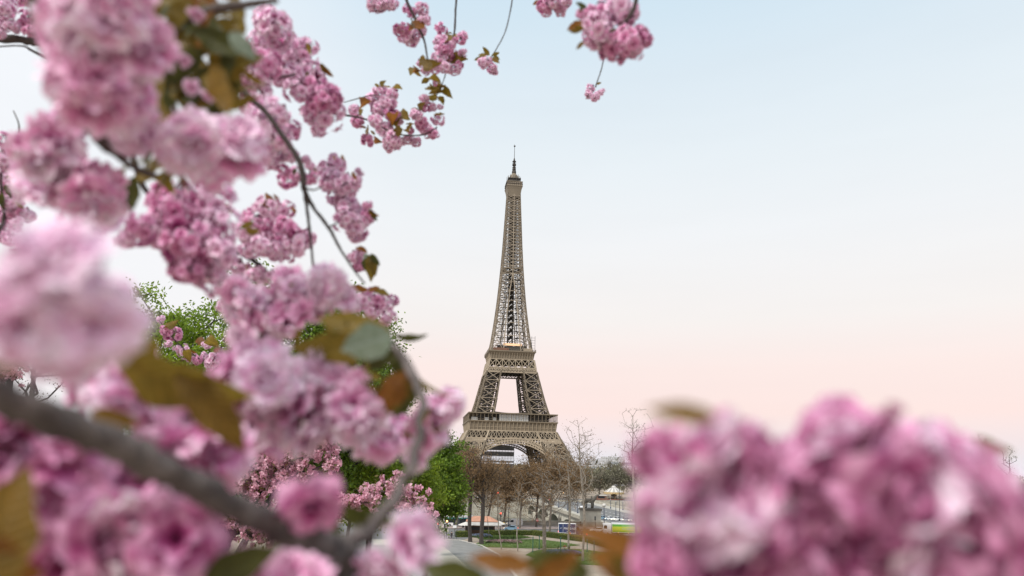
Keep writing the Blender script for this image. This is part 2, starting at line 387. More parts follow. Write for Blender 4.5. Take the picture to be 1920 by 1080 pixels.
# arches on the four sides + lattice belts
def ell(t, off): # t angle from apex
    a, bb, zt = 37-off, 27-off, 40.5-off
    return (a*math.sin(t), zt-bb+bb*math.cos(t))
for k in range(4):
    b = MB(); b2 = MB(); N = 40; T = 1.45
    for i in range(N):
        t0 = -T+2*T*i/N; t1 = -T+2*T*(i+1)/N
        for off, w in ((0, .9), (4.2, .9), (2.4, .3)):
            for dy in (0, 4.5) if off != 2.4 else (0,):
                (x0, z0), (x1, z1) = ell(t0, off), ell(t1, off)
                b.beam(F4((x0, -so(z0)+.3+dy, z0), k), F4((x1, -so(z1)+.3+dy, z1), k), w, .9)
        (x0, z0), (x1, z1) = ell(t0, 0), ell(t0, 4.2)
        b.beam(F4((x0, -so(z0)+.3, z0), k), F4((x1, -so(z1)+.3, z1), k), .55)
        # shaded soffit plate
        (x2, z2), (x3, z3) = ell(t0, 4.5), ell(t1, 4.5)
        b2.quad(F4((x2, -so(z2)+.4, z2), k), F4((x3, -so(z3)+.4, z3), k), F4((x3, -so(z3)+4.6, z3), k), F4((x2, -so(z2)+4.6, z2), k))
        # solid backing plate of the ring (pierced frieze)
        xa, za = ell((t0+t1)/2, 3.0); xb, zb = ell((t0+t1)/2, 1.0)
        b.beam(F4((xa, -so(za)+.6, za), k), F4((xb, -so(zb)+.6, zb), k), 1.1, .2)
        # spandrel arcade
        if abs((t0+t1)/2) > .28:
            xm, zm = ell(t0, 0)
            if zm > 24 and abs(xm) < 33:
                zt = 39.6; b.beam(F4((xm, -so(zm)+.3, zm), k), F4((xm*1.03, -so(zt)+.3, zt), k), 1.0, .4)
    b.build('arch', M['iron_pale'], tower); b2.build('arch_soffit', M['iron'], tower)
    # belt under the first platform
    b = MB(); n = 19
    for sg in (-1, 1):
        for q in (so, si): b.beam(F4((sg*q(37), -so(37), 37), k), F4((sg*q(46), -so(46), 46), k), 1.3)
    ea = lambda z: F4((-so(z)+.5, -so(z)+.2, z), k); eb = lambda z: F4((so(z)-.5, -so(z)+.2, z), k)
    lattice(b, ea, eb, [39.8, 46.4], .9, .36, sub=n)
    b.beam(ea(39.8), eb(39.8), 1.2); b.beam(ea(46.2), eb(46.2), 1.0)
    for sgn in (-1, 1):
        e1 = lambda z: F4((sgn*(si(z)+1), -so(z)+.2, z), k); e2 = lambda z: F4((sgn*(so(z)-.5), -so(z)+.2, z), k)
        lattice(b, e1, e2, [37.0, 39.8], .7, .4, sub=10); b.beam(e1(37), e2(37), .9)
    for i in range(n*2):
        q = (i+.5)/(n*2)
        A = Vector(ea(39.8)).lerp(Vector(eb(39.8)), q); B = Vector(ea(46.2)).lerp(Vector(eb(46.2)), q)
        mA = A.lerp(B, .5); dx = (Vector(eb(43))-Vector(ea(43))).normalized()
    b.build('belt_truss', M['iron_pale'], tower)
# girders of the first platform; undercroft shade put into their dark colour
b = MB()
for i in range(-8, 9):
    b.beam((i*4, -33, 43), (i*4, 33, 43), .6, 5); b.beam((-33, i*4, 43.2), (33, i*4, 43.2), .6, 5)
b.box(-33, 33, -33.2, -20, 44, 45.8); b.box(-33, 33, 20, 33.2, 44, 45.8); b.box(-32.5, 32.5, -31.5, -31.0, 39.8, 46)  # dark slabs added behind the belt as painted shade
b.build('shaded_floor_girders', M['iron_dark_and_shade'], tower)
# first platform: deck ring, flared frieze with ribs, glazed gallery, roof
def ring(b, h, t, z0, z1, h2=None):
    h2 = h if h2 is None else h2
    o = h
    b.box(-o, o, -o, -o+t, z0, z1); b.box(-o, o, o-t, o, z0, z1)
    b.box(-o, -o+t, -o+t, o-t, z0, z1); b.box(o-t, o, -o+t, o-t, z0, z1)
def flare(b, h0, z0, h1, z1):
    for k in range(4):
        b.quad(F4((-h0, -h0, z0), k), F4((h0, -h0, z0), k), F4((h1, -h1, z1), k), F4((-h1, -h1, z1), k))
p1 = MB(); flare(p1, 36.2, 46.2, 36.8, 52.6); flare(p1, 36.8, 52.6, 37.9, 53.6); ring(p1, 38.1, 20, 53.6, 54.5)
p1o = p1.build('first_platform', M['iron'], tower)
b = MB()
for k in range(4):
    for i in range(23):
        x = -36.3+i*3.3
        b.beam(F4((x, -36.35, 46.6), k), F4((x, -37.4, 53.2), k), .45, .8)
    for z in (46.5, 49.2): b.beam(F4((-36.6, -36.55, z), k), F4((36.6, -36.55, z), k), .35)
b.build('frieze_rib', M['iron_pale'], p1o)
b = MB(); ring(b, 38.0, 12, 60.2, 61.0); b.build('gallery_roof', M['iron'], p1o)
b = MB()
for k in range(4):
    for i in range(24):
        x = -37.5+i*3.26; b.beam(F4((x, -37.5, 54.4), k), F4((x, -37.5, 60.3), k), .3)
    b.beam(F4((-36.5, -36.6, 55.7), k), F4((36.5, -36.6, 55.7), k), .18)
b.build('gallery_post', M['iron'], p1o)
b = MB()
b.box(-12, 13, -35.2, -34.6, 54.5, 60.0)
pf = b.build('pavilion_front', M['panel_white'], p1o)
for x0, x1 in ((-35, -30), (-24, -20.5), (-17, -14)):
    b = MB(); b.box(x0, x1, -34.5, -33, 54.5, 57); b.build('white_kiosk', M['panel_white'], p1o)
b = MB(); b.box(-30, 30, -32, -28, 54.6, 60.1); b.box(-30, 30, 28, 32, 54.6, 60.1); b.box(-32, -28, -28, 28, 54.6, 60.1); b.box(28, 32, -28, 28, 54.6, 60.1)
b.build('pavilion', M['iron_dark_and_shade'], p1o)
b = MB()
for i in range(13): b.beam((-12+i*2.08, -35.35, 54.5), (-12+i*2.08, -35.35, 60), .12)
b.build('glazing_bar', M['iron_dark_and_shade'], p1o)
b = MB()
for i in range(12):
    xa, xb = -15+i*2.6, -12.4+i*2.6; b.beam((xa, -15, 63-.1*i*(12-i)*.3), (xb, -15, 63-.1*(i+1)*(11-i)*.3), .4, 1.6)
b.build('safety_net', M['iron_dark_and_shade'], p1o)
# second platform
p2 = MB(); flare(p2, 18.8, 109.0, 19.2, 113); flare(p2, 19.2, 113, 20.9, 115.8); ring(p2, 21.2, 10, 115.8, 116.9)
p2.box(-9, 9, -19, 19, 108, 115)
p2o = p2.build('second_platform', M['iron'], tower)
b = MB()
for k in range(4):
    for i in range(17):
        x = -18.4+i*2.3; b.beam(F4((x, -18.95, 109.2), k), F4((x, -20.2, 115), k), .3, .5)
b.build('frieze_rib', M['iron_pale'], p2o)
b = MB()
for k in range(4):
    for i in range(20): b.beam(F4((-21+i*2.2, -21, 116.9), k), F4((-21+i*2.2, -21, 118.2), k), .15)
    b.beam(F4((-21, -21, 118.2), k), F4((21, -21, 118.2), k), .2)
b.build('railing', M['iron'], p2o)
for y0, y1 in ((-15.5, -12), (10, 15)):
    b = MB(); b.box(-13, 13, y0, y1, 117, 121.5); b.build('pavilion', M['iron_dark_and_shade'], p2o)
b = MB(); b.box(-17, -3, -19.5, -17, 117, 119.2); b.build('kiosk', mat('rust_red', (.18, .07, .04), .7, .2, .3), p2o)
b = MB(); b.box(10, 18, -19.5, -17.5, 117, 119.4); b.build('kiosk', M['iron_pale'], p2o)
b = MB(); b.box(-8, 9, -15.8, -15.6, 122, 124); b.build('lit_window', mat('lit_window', (.8, .5, .3), .5, emit=(1, .62, .35), es=.45), p2o)
b = MB()
for x in (17.5, 20.5): b.beam((x, -18, 117), (x, -18, 131), .25)
for i in range(6): b.beam((16.5, -18, 118+i*2.3), (20.7, -18, 118+i*2.3), .2)
b.build('scaffold', M['metal_dark'], p2o)
for k in range(4):      # trusses closing the gap under the second platform
    b = MB()
    ea = lambda z: F4((-so(z)+.3, -so(z)+.1, z), k); eb = lambda z: F4((so(z)-.3, -so(z)+.1, z), k)
    lattice(b, ea, eb, [101.5, 109], 1.2, .55, sub=7); b.beam(ea(101.5), eb(101.5), .9)
    lattice(b, ea, eb, [97.4, 101.5], .9, .35, sub=16); lattice(b, ea, eb, [99.4, 101.5], .5, .3, sub=22); b.beam(ea(97.4), eb(97.4), 1.0)
    b.build('belt_truss', M['iron_pale'], tower)
b = MB()
for i in range(-4, 5): b.beam((i*4, -20, 100), (i*4, 20, 100), .6, 3.4); b.beam((-20, i*4, 100.2), (20, i*4, 100.2), .6, 3.4)
b.build('shaded_floor_girders', M['iron_dark_and_shade'], tower)  # dark colour paints the shade beneath the second platform
# upper shaft: four legs drawing together, bracing, lift guides in the middle
zs = [117]
while zs[-1] < 276: zs.append(min(276.5, zs[-1]+max(5.2, so(zs[-1])*.78)))
for k in range(4):
    b = MB()
    for z0, z1 in zip(zs[:-1], zs[1:]):
        for s in (-1, 1):
            b.beam(F4((s*so(z0), -so(z0), z0), k), F4((s*so(z1), -so(z1), z1), k), 1.0)
        if z0 < 185:
            for s in (-1, 1):
                i0, i1 = max(.3, si(z0)), max(.3, si(z1)); o0, o1 = so(z0), so(z1)
                a0, a1, c0, c1 = (s*o0, -o0, z0), (s*o1, -o1, z1), (s*i0, -o0, z0), (s*i1, -o1, z1)
                b.beam(F4(c0, k), F4(c1, k), .8)
                b.beam(F4(a0, k), F4(c1, k), .42); b.beam(F4(c0, k), F4(a1, k), .42); b.beam(F4(a1, k), F4(c1, k), .5)
            b.beam(F4((-si(z1), -so(z1), z1), k), F4((si(z1), -so(z1), z1), k), .5)
        else:
            b.beam(F4((0, -so(z0), z0), k), F4((0, -so(z1), z1), k), .7)
            for s in (-1, 1):
                zm = (z0+z1)/2
                for q0, q1 in ((z0, zm), (zm, z1)):
                    b.beam(F4((s*so(q0), -so(q0), q0), k), F4((0, -so(q1), q1), k), .36); b.beam(F4((0, -so(q0), q0), k), F4((s*so(q1), -so(q1), q1), k), .36)
            b.beam(F4((-so(z1), -so(z1), z1), k), F4((so(z1), -so(z1), z1), k), .4)
    zz = zs[0]
    while zz < 270:
        z2 = zz+3.1
        for s in (-1, 1):
            w1, w2 = min(so(zz), 3.2), min(so(z2), 3.2)
            b.beam(F4((s*so(zz), -so(zz)+.2, zz), k), F4((s*(so(z2)-w2), -so(z2)+.2, z2), k), .22); b.beam(F4((s*(so(zz)-w1), -so(zz)+.2, zz), k), F4((s*so(z2), -so(z2)+.2, z2), k), .22)
        zz = z2
    b.build('shaft_face', M['iron_leg'], tower)
b = MB()
for z0, z1 in zip(zs[:-1], zs[1:]):
    for x, y in ((-2.2, -2.2), (2.2, -2.2), (2.2, 2.2), (-2.2, 2.2)):
        b.beam((x, y, z0), (x, y, z1), .7)
    for q in (0, .5):
        z = z0+(z1-z0)*q; zz = z0+(z1-z0)*(q+.5)
        b.beam((-2.2, -2.2, z), (2.2, -2.2, zz), .5); b.beam((2.2, 2.2, z), (-2.2, 2.2, zz), .5)
        b.box(-2.6, 2.6, -2.6, 2.6, z, z+.35)
        b.beam((-so(z), -so(z), z), (so(z), so(z), z), .35); b.beam((-so(z), so(z), z), (so(z), -so(z), z), .35)
        hh = so(z)*.82; b.box(-hh, hh, -.5, .5, z+.4, z+.7); b.box(-.5, .5, -hh, hh, z+.8, z+1.1)
        for sx in (-1, 1): b.beam((sx*hh*.62, -hh*.62, z), (sx*hh*.55, -hh*.55, zz), .55); b.beam((sx*hh*.62, hh*.62, z), (sx*hh*.55, hh*.55, zz), .55)
        if z < 190:
            h = so(z)*.8; b.box(-h, -h*.4, -1, 1, z, z+.3); b.box(h*.4, h, -1, 1, z, z+.3)
            b.box(-1.2, 1.2, -h, h, z+.5, z+.8)
b.build('shaded_lift_shaft', M['iron_shaded'], tower)  # lift guides plus added filler members; interior shade put into the colour
b = MB(); ring(b, so(196)+.15, 4, 196, 196.6); b.build('intermediate_platform', M['iron'], tower)
# summit
sm = MB()
for z0, h0, z1, h1 in ((270, 6.0, 276, 6.9), (276, 6.9, 279.2, 7.7)): flare(sm, h0, z0, h1, z1)
sm.box(-7.9, 7.9, -7.9, 7.9, 279.2, 280.0)
smo = sm.build('summit_platform', M['iron'], tower)
b = MB(); b.box(-7.4, 7.4, -7.4, 7.4, 280.05, 283.6); b.build('cabin', M['iron_pale'], smo)
b = MB()
for k in range(4): 
    for i in range(9): b.beam(F4((-7.4+1.85*i, -7.5, 280.2), k), F4((-7.4+1.85*i, -7.5, 283.4), k), .3)
    b.beam(F4((-7.5, -7.55, 281.9), k), F4((7.5, -7.55, 281.9), k), 1.1, .3)
b.build('cabin_window', M['iron_dark_and_shade'], smo)
b = MB(); b.box(-7.9, 7.9, -7.9, 7.9, 283.6, 284.2); b.build('roof', M['iron'], smo)
b = MB(); b.box(-5.2, 5.2, -5.2, 5.2, 284.2, 287.8)
b.box(-6.0, 6.0, -6.0, 6.0, 287.8, 288.4)
for q in range(14): 
    a = q*6.283/14; b.beam((6.6*math.cos(a), 6.6*math.sin(a), 284.2), (6.9*math.cos(a), 6.9*math.sin(a), 291), .3)
b.build('upper_cabin', M['iron_dark_and_shade'], smo)
b = MB(); b.lathe([(5.2, 288.4), (4.8, 290.5), (3.6, 292.8), (2.3, 294.4), (1.6, 295.4)], 16)
for q in range(8):
    a = q*6.283/8; b.beam((5.6*math.cos(a), 5.6*math.sin(a), 288.4), (5.2*math.cos(a), 5.2*math.sin(a), 293), .35)
b.build('dome', M['iron'], smo)
b = MB(); b.lathe([(2.2, 295.4), (2.0, 298), (1.3, 298.2), (1.5, 302), (1.0, 302.2), (1.2, 306), (.8, 306.2), (1.0, 309), (.6, 311), (.25, 312), (.22, 324), (.9, 324.2), (.9, 325), (.12, 325.3), (.08, 327)], 10)
for z in (299, 301, 303.5, 305, 307.5): b.lathe([(1.9, z), (1.9, z+.6)], 8)
b.build('antenna', M['iron_dark_and_shade'], tower)
# work screens and scaffold standing under the tower
sc = thing('construction_scaffold', 'grey scaffold wall with horizontal screens under the tower arch', 'scaffold', TB(-12, 10), PHI)
b = MB()
for i in range(14): b.beam((-17+i*2.6, 0, 0), (-17+i*2.6, 0, 34), .25)
for i in range(30): b.beam((-17, 0, 1.15*i+1), (17, 0, 1.15*i+1), .3)
b.build('frame', mat('scaffold_steel', (.2, .21, .22), .5, .2, 1), sc)
b = MB()
for i in range(7): b.box(-17, 17, .4, .5, 5*i-.2+1, 5*i+(4.5 if i != 4 else 2))
b.build('screen', mat('screen_cloth', (.30, .33, .36), .8, .3, .15), sc)
# ================================================================== trees
M['bark'] = mat('bark', (.17, .145, .12), .95, .35, 2.5, .5)
M['bark_grey'] = mat('bark_grey', (.24, .21, .175), .95, .3, 3, .4)
M['bark_dark'] = mat('bark_dark', (.06, .05, .045), .95, .3, 3, .4)
M['leaf_green'] = mat('leaf_green', (.18, .28, .022), .6, 0, .35, col2=(.095, .17, .014), island=.5, trans=.4)
M['leaf_fresh'] = mat('leaf_fresh', (.27, .38, .03), .6, 0, .35, col2=(.15, .25, .02), island=.5, trans=.45)
M['leaf_lime'] = mat('leaf_lime', (.32, .42, .03), .6, 0, .5, col2=(.17, .26, .02), island=.4, trans=.35)
M['leaf_bud'] = mat('leaf_bud', (.27, .165, .075), .8, 0, .3, col2=(.18, .12, .07), island=.5, trans=.3)
M['leaf_olive'] = mat('leaf_olive', (.20, .195, .12), .8, 0, .12, col2=(.14, .125, .09), island=.5, trans=.2)  # lightened so that far trees carry distance haze in the colour
M['leaf_bronze'] = mat('leaf_bronze', (.16, .10, .03), .5, 0, 1, col2=(.10, .10, .025), island=.4, trans=.3)
M['pink_crown'] = mat('pink_crown', (.86, .58, .66), .7, 0, 1.5, col2=(.78, .42, .54), island=.2, trans=.35)

def leaves_mesh(name, centers, size, rs, ar=.5, droop=0.0, up=.0):
    'rhombic leaves at centers (n,3)'
    n = len(centers); C = np.asarray(centers)
    a = rs.normal(size=(n, 3)); a[:, 2] -= droop; a /= np.linalg.norm(a, axis=1, keepdims=True)
    b = rs.normal(size=(n, 3)); b[:, 2] += up; b -= a*(a*b).sum(1, keepdims=True); b /= np.linalg.norm(b, axis=1, keepdims=True)
    nn = np.cross(a, b)
    s = size*rs.uniform(.6, 1.3, (n, 1))
    V = np.stack([C, C+a*s*.45+b*s*ar*.5+nn*s*.06, C+a*s, C+a*s*.5-b*s*ar*.5+nn*s*.06], 1).reshape(-1, 3)
    F = np.arange(4*n).reshape(n, 4)
    return np_mesh(name, V, F)
def skeleton(b, base, top, pts, r0, rs, curve=.12, n=5, rmin=.012, stemfrac=1.0, wob=.02):
    'grows limbs from a stem (base..top) to every point of pts, pipe-model radii'
    base = np.array(base, float); top = np.array(top, float); H = np.linalg.norm(top-base)
    nodes = []; par = []; path = []
    K = 12; off = np.zeros(3); drift = np.zeros(3)
    for i in range(K+1):
        t = i/K; p = base+(top-base)*t
        drift = drift*.6+rs.normal(size=3)*H*wob*.3*np.array([1, 1, 0]); off = off+drift*(1 if i > 1 else 0); p = p+off*(1-t*.3)
        nodes.append(p); par.append(i-1); path.append(H*t)
    first = int(K*.35)
    order = sorted(range(len(pts)), key=lambda i: np.linalg.norm(pts[i]-(base+(top-base)*.45)))
    for i in order:
        p = np.array(pts[i]); A = np.array(nodes[first:]); d = np.linalg.norm(A-p, axis=1)
        pen = np.clip(A[:, 2]-p[2]+.15*d, 0, None)*1.2
        j = int(np.argmin(d+.18*np.array(path[first:])+pen))+first
        q = nodes[j]; L = np.linalg.norm(p-q)
        k = max(1, min(4, int(L/(H*.06)))); last = j
        for s in range(1, k+1):
            t = s/k; m = q+(p-q)*t+np.array([0, 0, -curve*L*math.sin(math.pi*t)*.6])
            if s < k: m = m+rs.normal(size=3)*L*.05
            nodes.append(m); par.append(last); path.append(path[last]+L/k); last = len(nodes)-1
    N = len(nodes); w = np.zeros(N); ch = [[] for _ in range(N)]
    for i in range(1, N): ch[par[i]].append(i)
    for i in range(N-1, -1, -1): w[i] = (sum(w[c] for c in ch[i]) if ch[i] else 1)
    rad = np.maximum(rmin, r0*(w/w[0])**.5)
    for i in range(1, K+1): rad[i] = max(rad[i], r0*(1-i/K)**.8*.85)
    rad[0] = r0*1.25
    for i in range(1, N):
        sides = n if rad[i] > .05 else 3
        b.beam(nodes[par[i]], nodes[i], 2*rad[par[i]] if (i <= K) else 2*min(rad[par[i]], rad[i]*1.15), n=sides, w2=2*rad[i])
    return nodes
def crown_points(rs, c, r, n, shell=.55, lumps=None):
    c = np.array(c); r = np.array(r)*np.ones(3); P_ = []
    while len(P_) < n:
        v = rs.normal(size=3); v /= np.linalg.norm(v); q = (shell+(1-shell)*rs.rand()**.7)
        if rs.rand() < .25: q *= rs.rand()
        wob = 1+.16*math.sin(3.1*v[0]+5*v[2]+c[0])+.13*math.sin(6.3*v[1]+4.1*v[0]+c[1])
        p = c+v*r*q*wob; P_.append(p)
    return P_
def tree(name, label, base, h, crown_c, crown_r, r0, nclump, nleaf, lsize, mleaf, mbark, seed, clr=.9, group=None, shell=.55, droop=0., crown='crown', ar=.5, cat='tree', rmin=.012, top=None, wob=.02, extra=None):
    rs = np.random.RandomState(seed)
    t = thing(name, label, cat, base, 0, group); b0 = np.array(base, float)
    pts = crown_points(rs, np.array(crown_c)-b0, crown_r, nclump, shell)
    if extra is not None: pts += [np.array(e)-b0 for e in extra]
    b = MB(); tp = np.array(crown_c)-b0+np.array([0, 0, (np.ones(3)*np.array(crown_r))[2]*.8]) if top is None else np.array(top)-b0
    skeleton(b, (0, 0, -.3), tp, pts, r0, rs, rmin=rmin, wob=wob)
    b.build('trunk', mbark, t)
    C = []
    for p in pts:
        k = int(nleaf*rs.uniform(.5, 1.5)); q = rs.normal(size=(k, 3))*clr*rs.uniform(.6, 1.2)*np.array([1, 1, .55]); C.append(p+q)
    if nleaf: link(crown, leaves_mesh(crown, np.concatenate(C), lsize, rs, ar, droop), mleaf, t)
    return t
def Gt(px, D):
    'ground point under pixel column px at horizontal distance D'
    x = (px-960)/FPX*D*.968; return Vector((x, D, hterr(x, D)))
def at(px, py, D):
    v = FWD+Vector((1, 0, 0))*((px-960)/FPX)+UP*((540-py)/FPX); return CAM+v*(D/v.y)
def pxr(r, D): return r/FPX*D*1.0

# big green chestnuts on the left
def gtree(lab, px, py, D, rx, rz, seed, ncl, nl, ls, m, clr, r0=.45, name='chestnut_tree', **k):
    c = at(px, py, D); return tree(name, lab, Gt(px, D), 0, c, (pxr(rx, D), pxr(rx, D)*.9, pxr(rz, D)), r0, ncl, nl, ls, m, M['bark_dark'], seed, clr=clr, **k)
gtree('tall green leafed tree rising behind the pink blossom at left', 335, 765, 52, 118, 200, 3, 330, 110, .30, M['leaf_fresh'], .75)
gtree('very large dark green tree filling the space behind the centre blossoms', 585, 745, 64, 178, 215, 4, 560, 120, .36, M['leaf_green'], 1.0, .6)
gtree('dense green tree standing left of the bus with hanging foliage', 812, 908, 96, 57, 84, 5, 290, 130, .40, M['leaf_green'], .75, .35)
gtree('low lime green tree with layered foliage behind the pink cherry trees', 695, 897, 74, 120, 74, 6, 360, 150, .34, M['leaf_lime'], .7, .3, droop=.6)
gtree('small young tree hanging low beside the kerb under the big green tree', 802, 962, 150, 15, 24, 7, 30, 60, .5, M['leaf_green'], .5, .15, name='young_tree')
tree('bare_tree', 'leafing tree with twisting bare limbs at the far left edge', Gt(80, 45), 0, at(75, 690, 45), (3.2, 3, 3.2), .22, 90, 9, .16, M['leaf_olive'], M['bark_dark'], 8, clr=.35, rmin=.02)
# pink cherry trees in the middle distance
def pinktree(lab, D, lobes, base_px, seed, r0=.12, nb=34, ps=.11, dens=1.0):
    'lobes: (px, py, rx, rz, tilt) in photo pixels'
    rs = np.random.RandomState(seed); base = Gt(base_px, D); b0 = np.array(base); t = thing('cherry_tree', lab, 'tree', base)
    pts = []
    for (px, py, rx, rz, tl) in lobes:
        c = np.array(at(px, py, D))-b0; n = int(dens*max(6, rx*rz/26))
        for _ in range(n):
            v = rs.normal(size=3); v /= np.linalg.norm(v); v *= rs.rand()**.4
            x, z = v[0]*pxr(rx, D), v[2]*pxr(rz, D)
            pts.append(c+np.array([x*math.cos(tl)-z*math.sin(tl), v[1]*pxr(min(rx, rz)*1.3, D), x*math.sin(tl)+z*math.cos(tl)]))
    c = np.mean(pts, 0)
    b = MB(); skeleton(b, (0, 0, -.3), c, pts, r0, rs, curve=-.1, rmin=.01, wob=.02); b.build('trunk', M['bark_dark'], t)
    C = []; L = []
    k = D/30
    for p in pts:
        for _ in range(3):
            cc = p+rs.normal(size=3)*.17*k
            v = rs.normal(size=(nb, 3)); v /= np.linalg.norm(v, axis=1, keepdims=True); C.append(cc+v*rs.uniform(.05, .11)*k)
        L.append(p+rs.normal(size=(9, 3))*.2*k)
    link('blossom_crown', leaves_mesh('blossom_crown', np.concatenate(C), ps*k, rs, 1.0), M['pink_crown'], t)
    link('leaf_crown', leaves_mesh('leaf_crown', np.concatenate(L), .17*k, rs, .45), M['leaf_bronze'], t)
    return t
pinktree('pink cherry tree spreading above the thick grey branch left of the green trees', 30,
    [(575, 852, 62, 22, .45), (500, 885, 50, 26, .5), (560, 825, 22, 26, 0), (470, 915, 32, 26, 0), (620, 872, 22, 12, .1), (545, 905, 40, 10, .5), (480, 950, 26, 10, -.4)], 455, 21, .15)
pinktree('pink cherry tree with several dark stems growing from low on the slope', 27,
    [(425, 975, 40, 26, 0), (470, 1000, 42, 16, -.4), (410, 1010, 28, 20, 0), (500, 1018, 22, 9, -.5)], 425, 22, .18)
pinktree('small pink cherry tree in front of the lime green tree', 40, [(650, 948, 34, 13, .1), (690, 940, 16, 16, 0), (630, 960, 14, 10, 0)], 650, 23, .1)
pinktree('pink cherry tree with boughs reaching right towards the bus', 58, [(738, 915, 16, 20, 0), (775, 935, 22, 14, -.5), (795, 958, 24, 9, -.5), (760, 950, 20, 14, 0), (700, 925, 30, 5, .3)], 745, 24, .12)
pinktree('pink cherry tree half hidden behind blossom near the left edge', 26, [(40, 690, 30, 12, 0), (20, 720, 25, 20, 0)], 30, 26, .12)
pinktree('pink cherry tree peeping between near blossoms under the big green tree', 33, [(540, 868, 24, 16, 0)], 590, 28, .12)

# brown budding trees in front of the tower's feet
def btree(lab, px, base_py, top_py, wpx, seed, r0, cl=130, nl=42, ls=.34, m='leaf_bud', clr=.8, fork=.30, mb='bark', group=None, D=None, name='budding_tree', rmin=.035, low=.42):
    base = G(px, base_py) if D is None else Gt(px, D); D = base.y
    top = at(px, top_py, D); H = top.z; c = Vector((top.x, D, H*(low+1)/2)); r = (pxr(wpx, D), pxr(wpx, D)*.9, H*(1-low)/2)
    return tree(name, lab, base, 0, c, r, r0, cl, nl, ls, M[m], M[mb], seed, clr=clr, group=group, shell=.3, rmin=rmin, top=(c.x, D, H*.9))
btree('brown budding tree on the left of the pair behind the kiosk path', 882, 1017, 832, 46, 31, .52, 200, mb='bark_dark')
btree('brown budding tree on the right of the pair behind the kiosk path', 903, 1020, 838, 48, 32, .55, 200, mb='bark_dark')
btree('brown budding tree with stout forked trunk beside the blue flower bed', 1021, 1052, 868, 66, 33, .42, 150, 14, .26, clr=.7)
btree('tall bare tree with thin upright boughs right of the tower base', 1093, 1052, 772, 50, 34, .26, 230, 5, .22, 'leaf_bud', .5, mb='bark_grey', low=.40, name='bare_tree', rmin=.04)
btree('tall slender bare tree with sparse leaves at the edge of the right blossom', 1192, 1050, 746, 38, 35, .24, 150, 6, .24, 'leaf_olive', .5, mb='bark_grey', low=.48, name='bare_tree', rmin=.035)
btree('bare forked tree just right of the tower foot', 1066, 1035, 810, 52, 36, .24, 200, 12, .26, 'leaf_bud', .6, name='bare_tree', mb='bark_grey', rmin=.045)
btree('thin young budding tree standing left in the gravel row', 940, 1031, 905, 20, 37, .12, 40, 16, .26, clr=.5, name='young_tree', mb='bark_grey')
btree('thin young budding tree in the middle of the gravel row', 971, 1034, 890, 26, 38, .14, 50, 16, .26, clr=.5, name='young_tree', mb='bark_grey')
btree('thin bare sapling behind the low pink flower bed', 917, 1010, 890, 14, 39, .07, 24, 8, .22, clr=.4, name='young_tree', mb='bark_grey')
k = 40
for px, D, top, wp in ((868, 215, 832, 30), (925, 222, 855, 36), (955, 226, 862, 36), (985, 222, 856, 38), (1015, 228, 862, 36), (1040, 214, 835, 42), (1075, 226, 850, 38)):
    k += 1
    btree('brown budding plane tree in the avenue row in front of the tower', px, 0, top, wp, k, .35, 190, 55, .40, 'leaf_bud', .95, D=D, group='brown plane trees along the riverside avenue', name='plane_tree', rmin=.05, low=.22 if px < 980 else .34)
# far bank trees
for i, (px, D, top, wp) in enumerate(((845, 430, 870, 40), (880, 440, 880, 36), (915, 470, 905, 30), (1105, 455, 872, 28), (1130, 440, 868, 30), (1160, 450, 862, 34), (1195, 445, 858, 34), (1230, 440, 860, 40), (1285, 450, 850, 44), (1340, 450, 855, 44), (1082, 500, 880, 26), (1148, 520, 850, 30))):
    btree('hazy olive green tree on the far river bank beyond the bridge', px, 0, top, wp, 60+i, .5, 90, 34, 1.0, 'leaf_olive', 2.2, D=D, group='olive trees on the far river bank', name='riverside_tree', rmin=.12, low=.15)
for i, (px, D, top, wp) in enumerate(((930, 740, 893, 30), (965, 760, 895, 30), (1000, 750, 892, 30), (1040, 760, 894, 26))):
    btree('distant green tree seen through the tower arch', px, 0, top, wp, 80+i, .5, 60, 34, 1.5, 'leaf_olive', 2.6, D=D, group='green trees beyond the tower arch', name='riverside_tree', rmin=.12, low=.1)
for i, (px, D, top, wp) in enumerate(((1803, 190, 794, 22), (1838, 190, 796, 20), (1881, 180, 812, 20))):
    btree('tree whose thin twig tips show above the large blurred blossoms', px, 0, top, wp, 90+i, .25, 60, 8, .3, 'leaf_olive', .6, D=D, group='trees behind the right blossoms', name='bare_tree', mb='bark_dark')
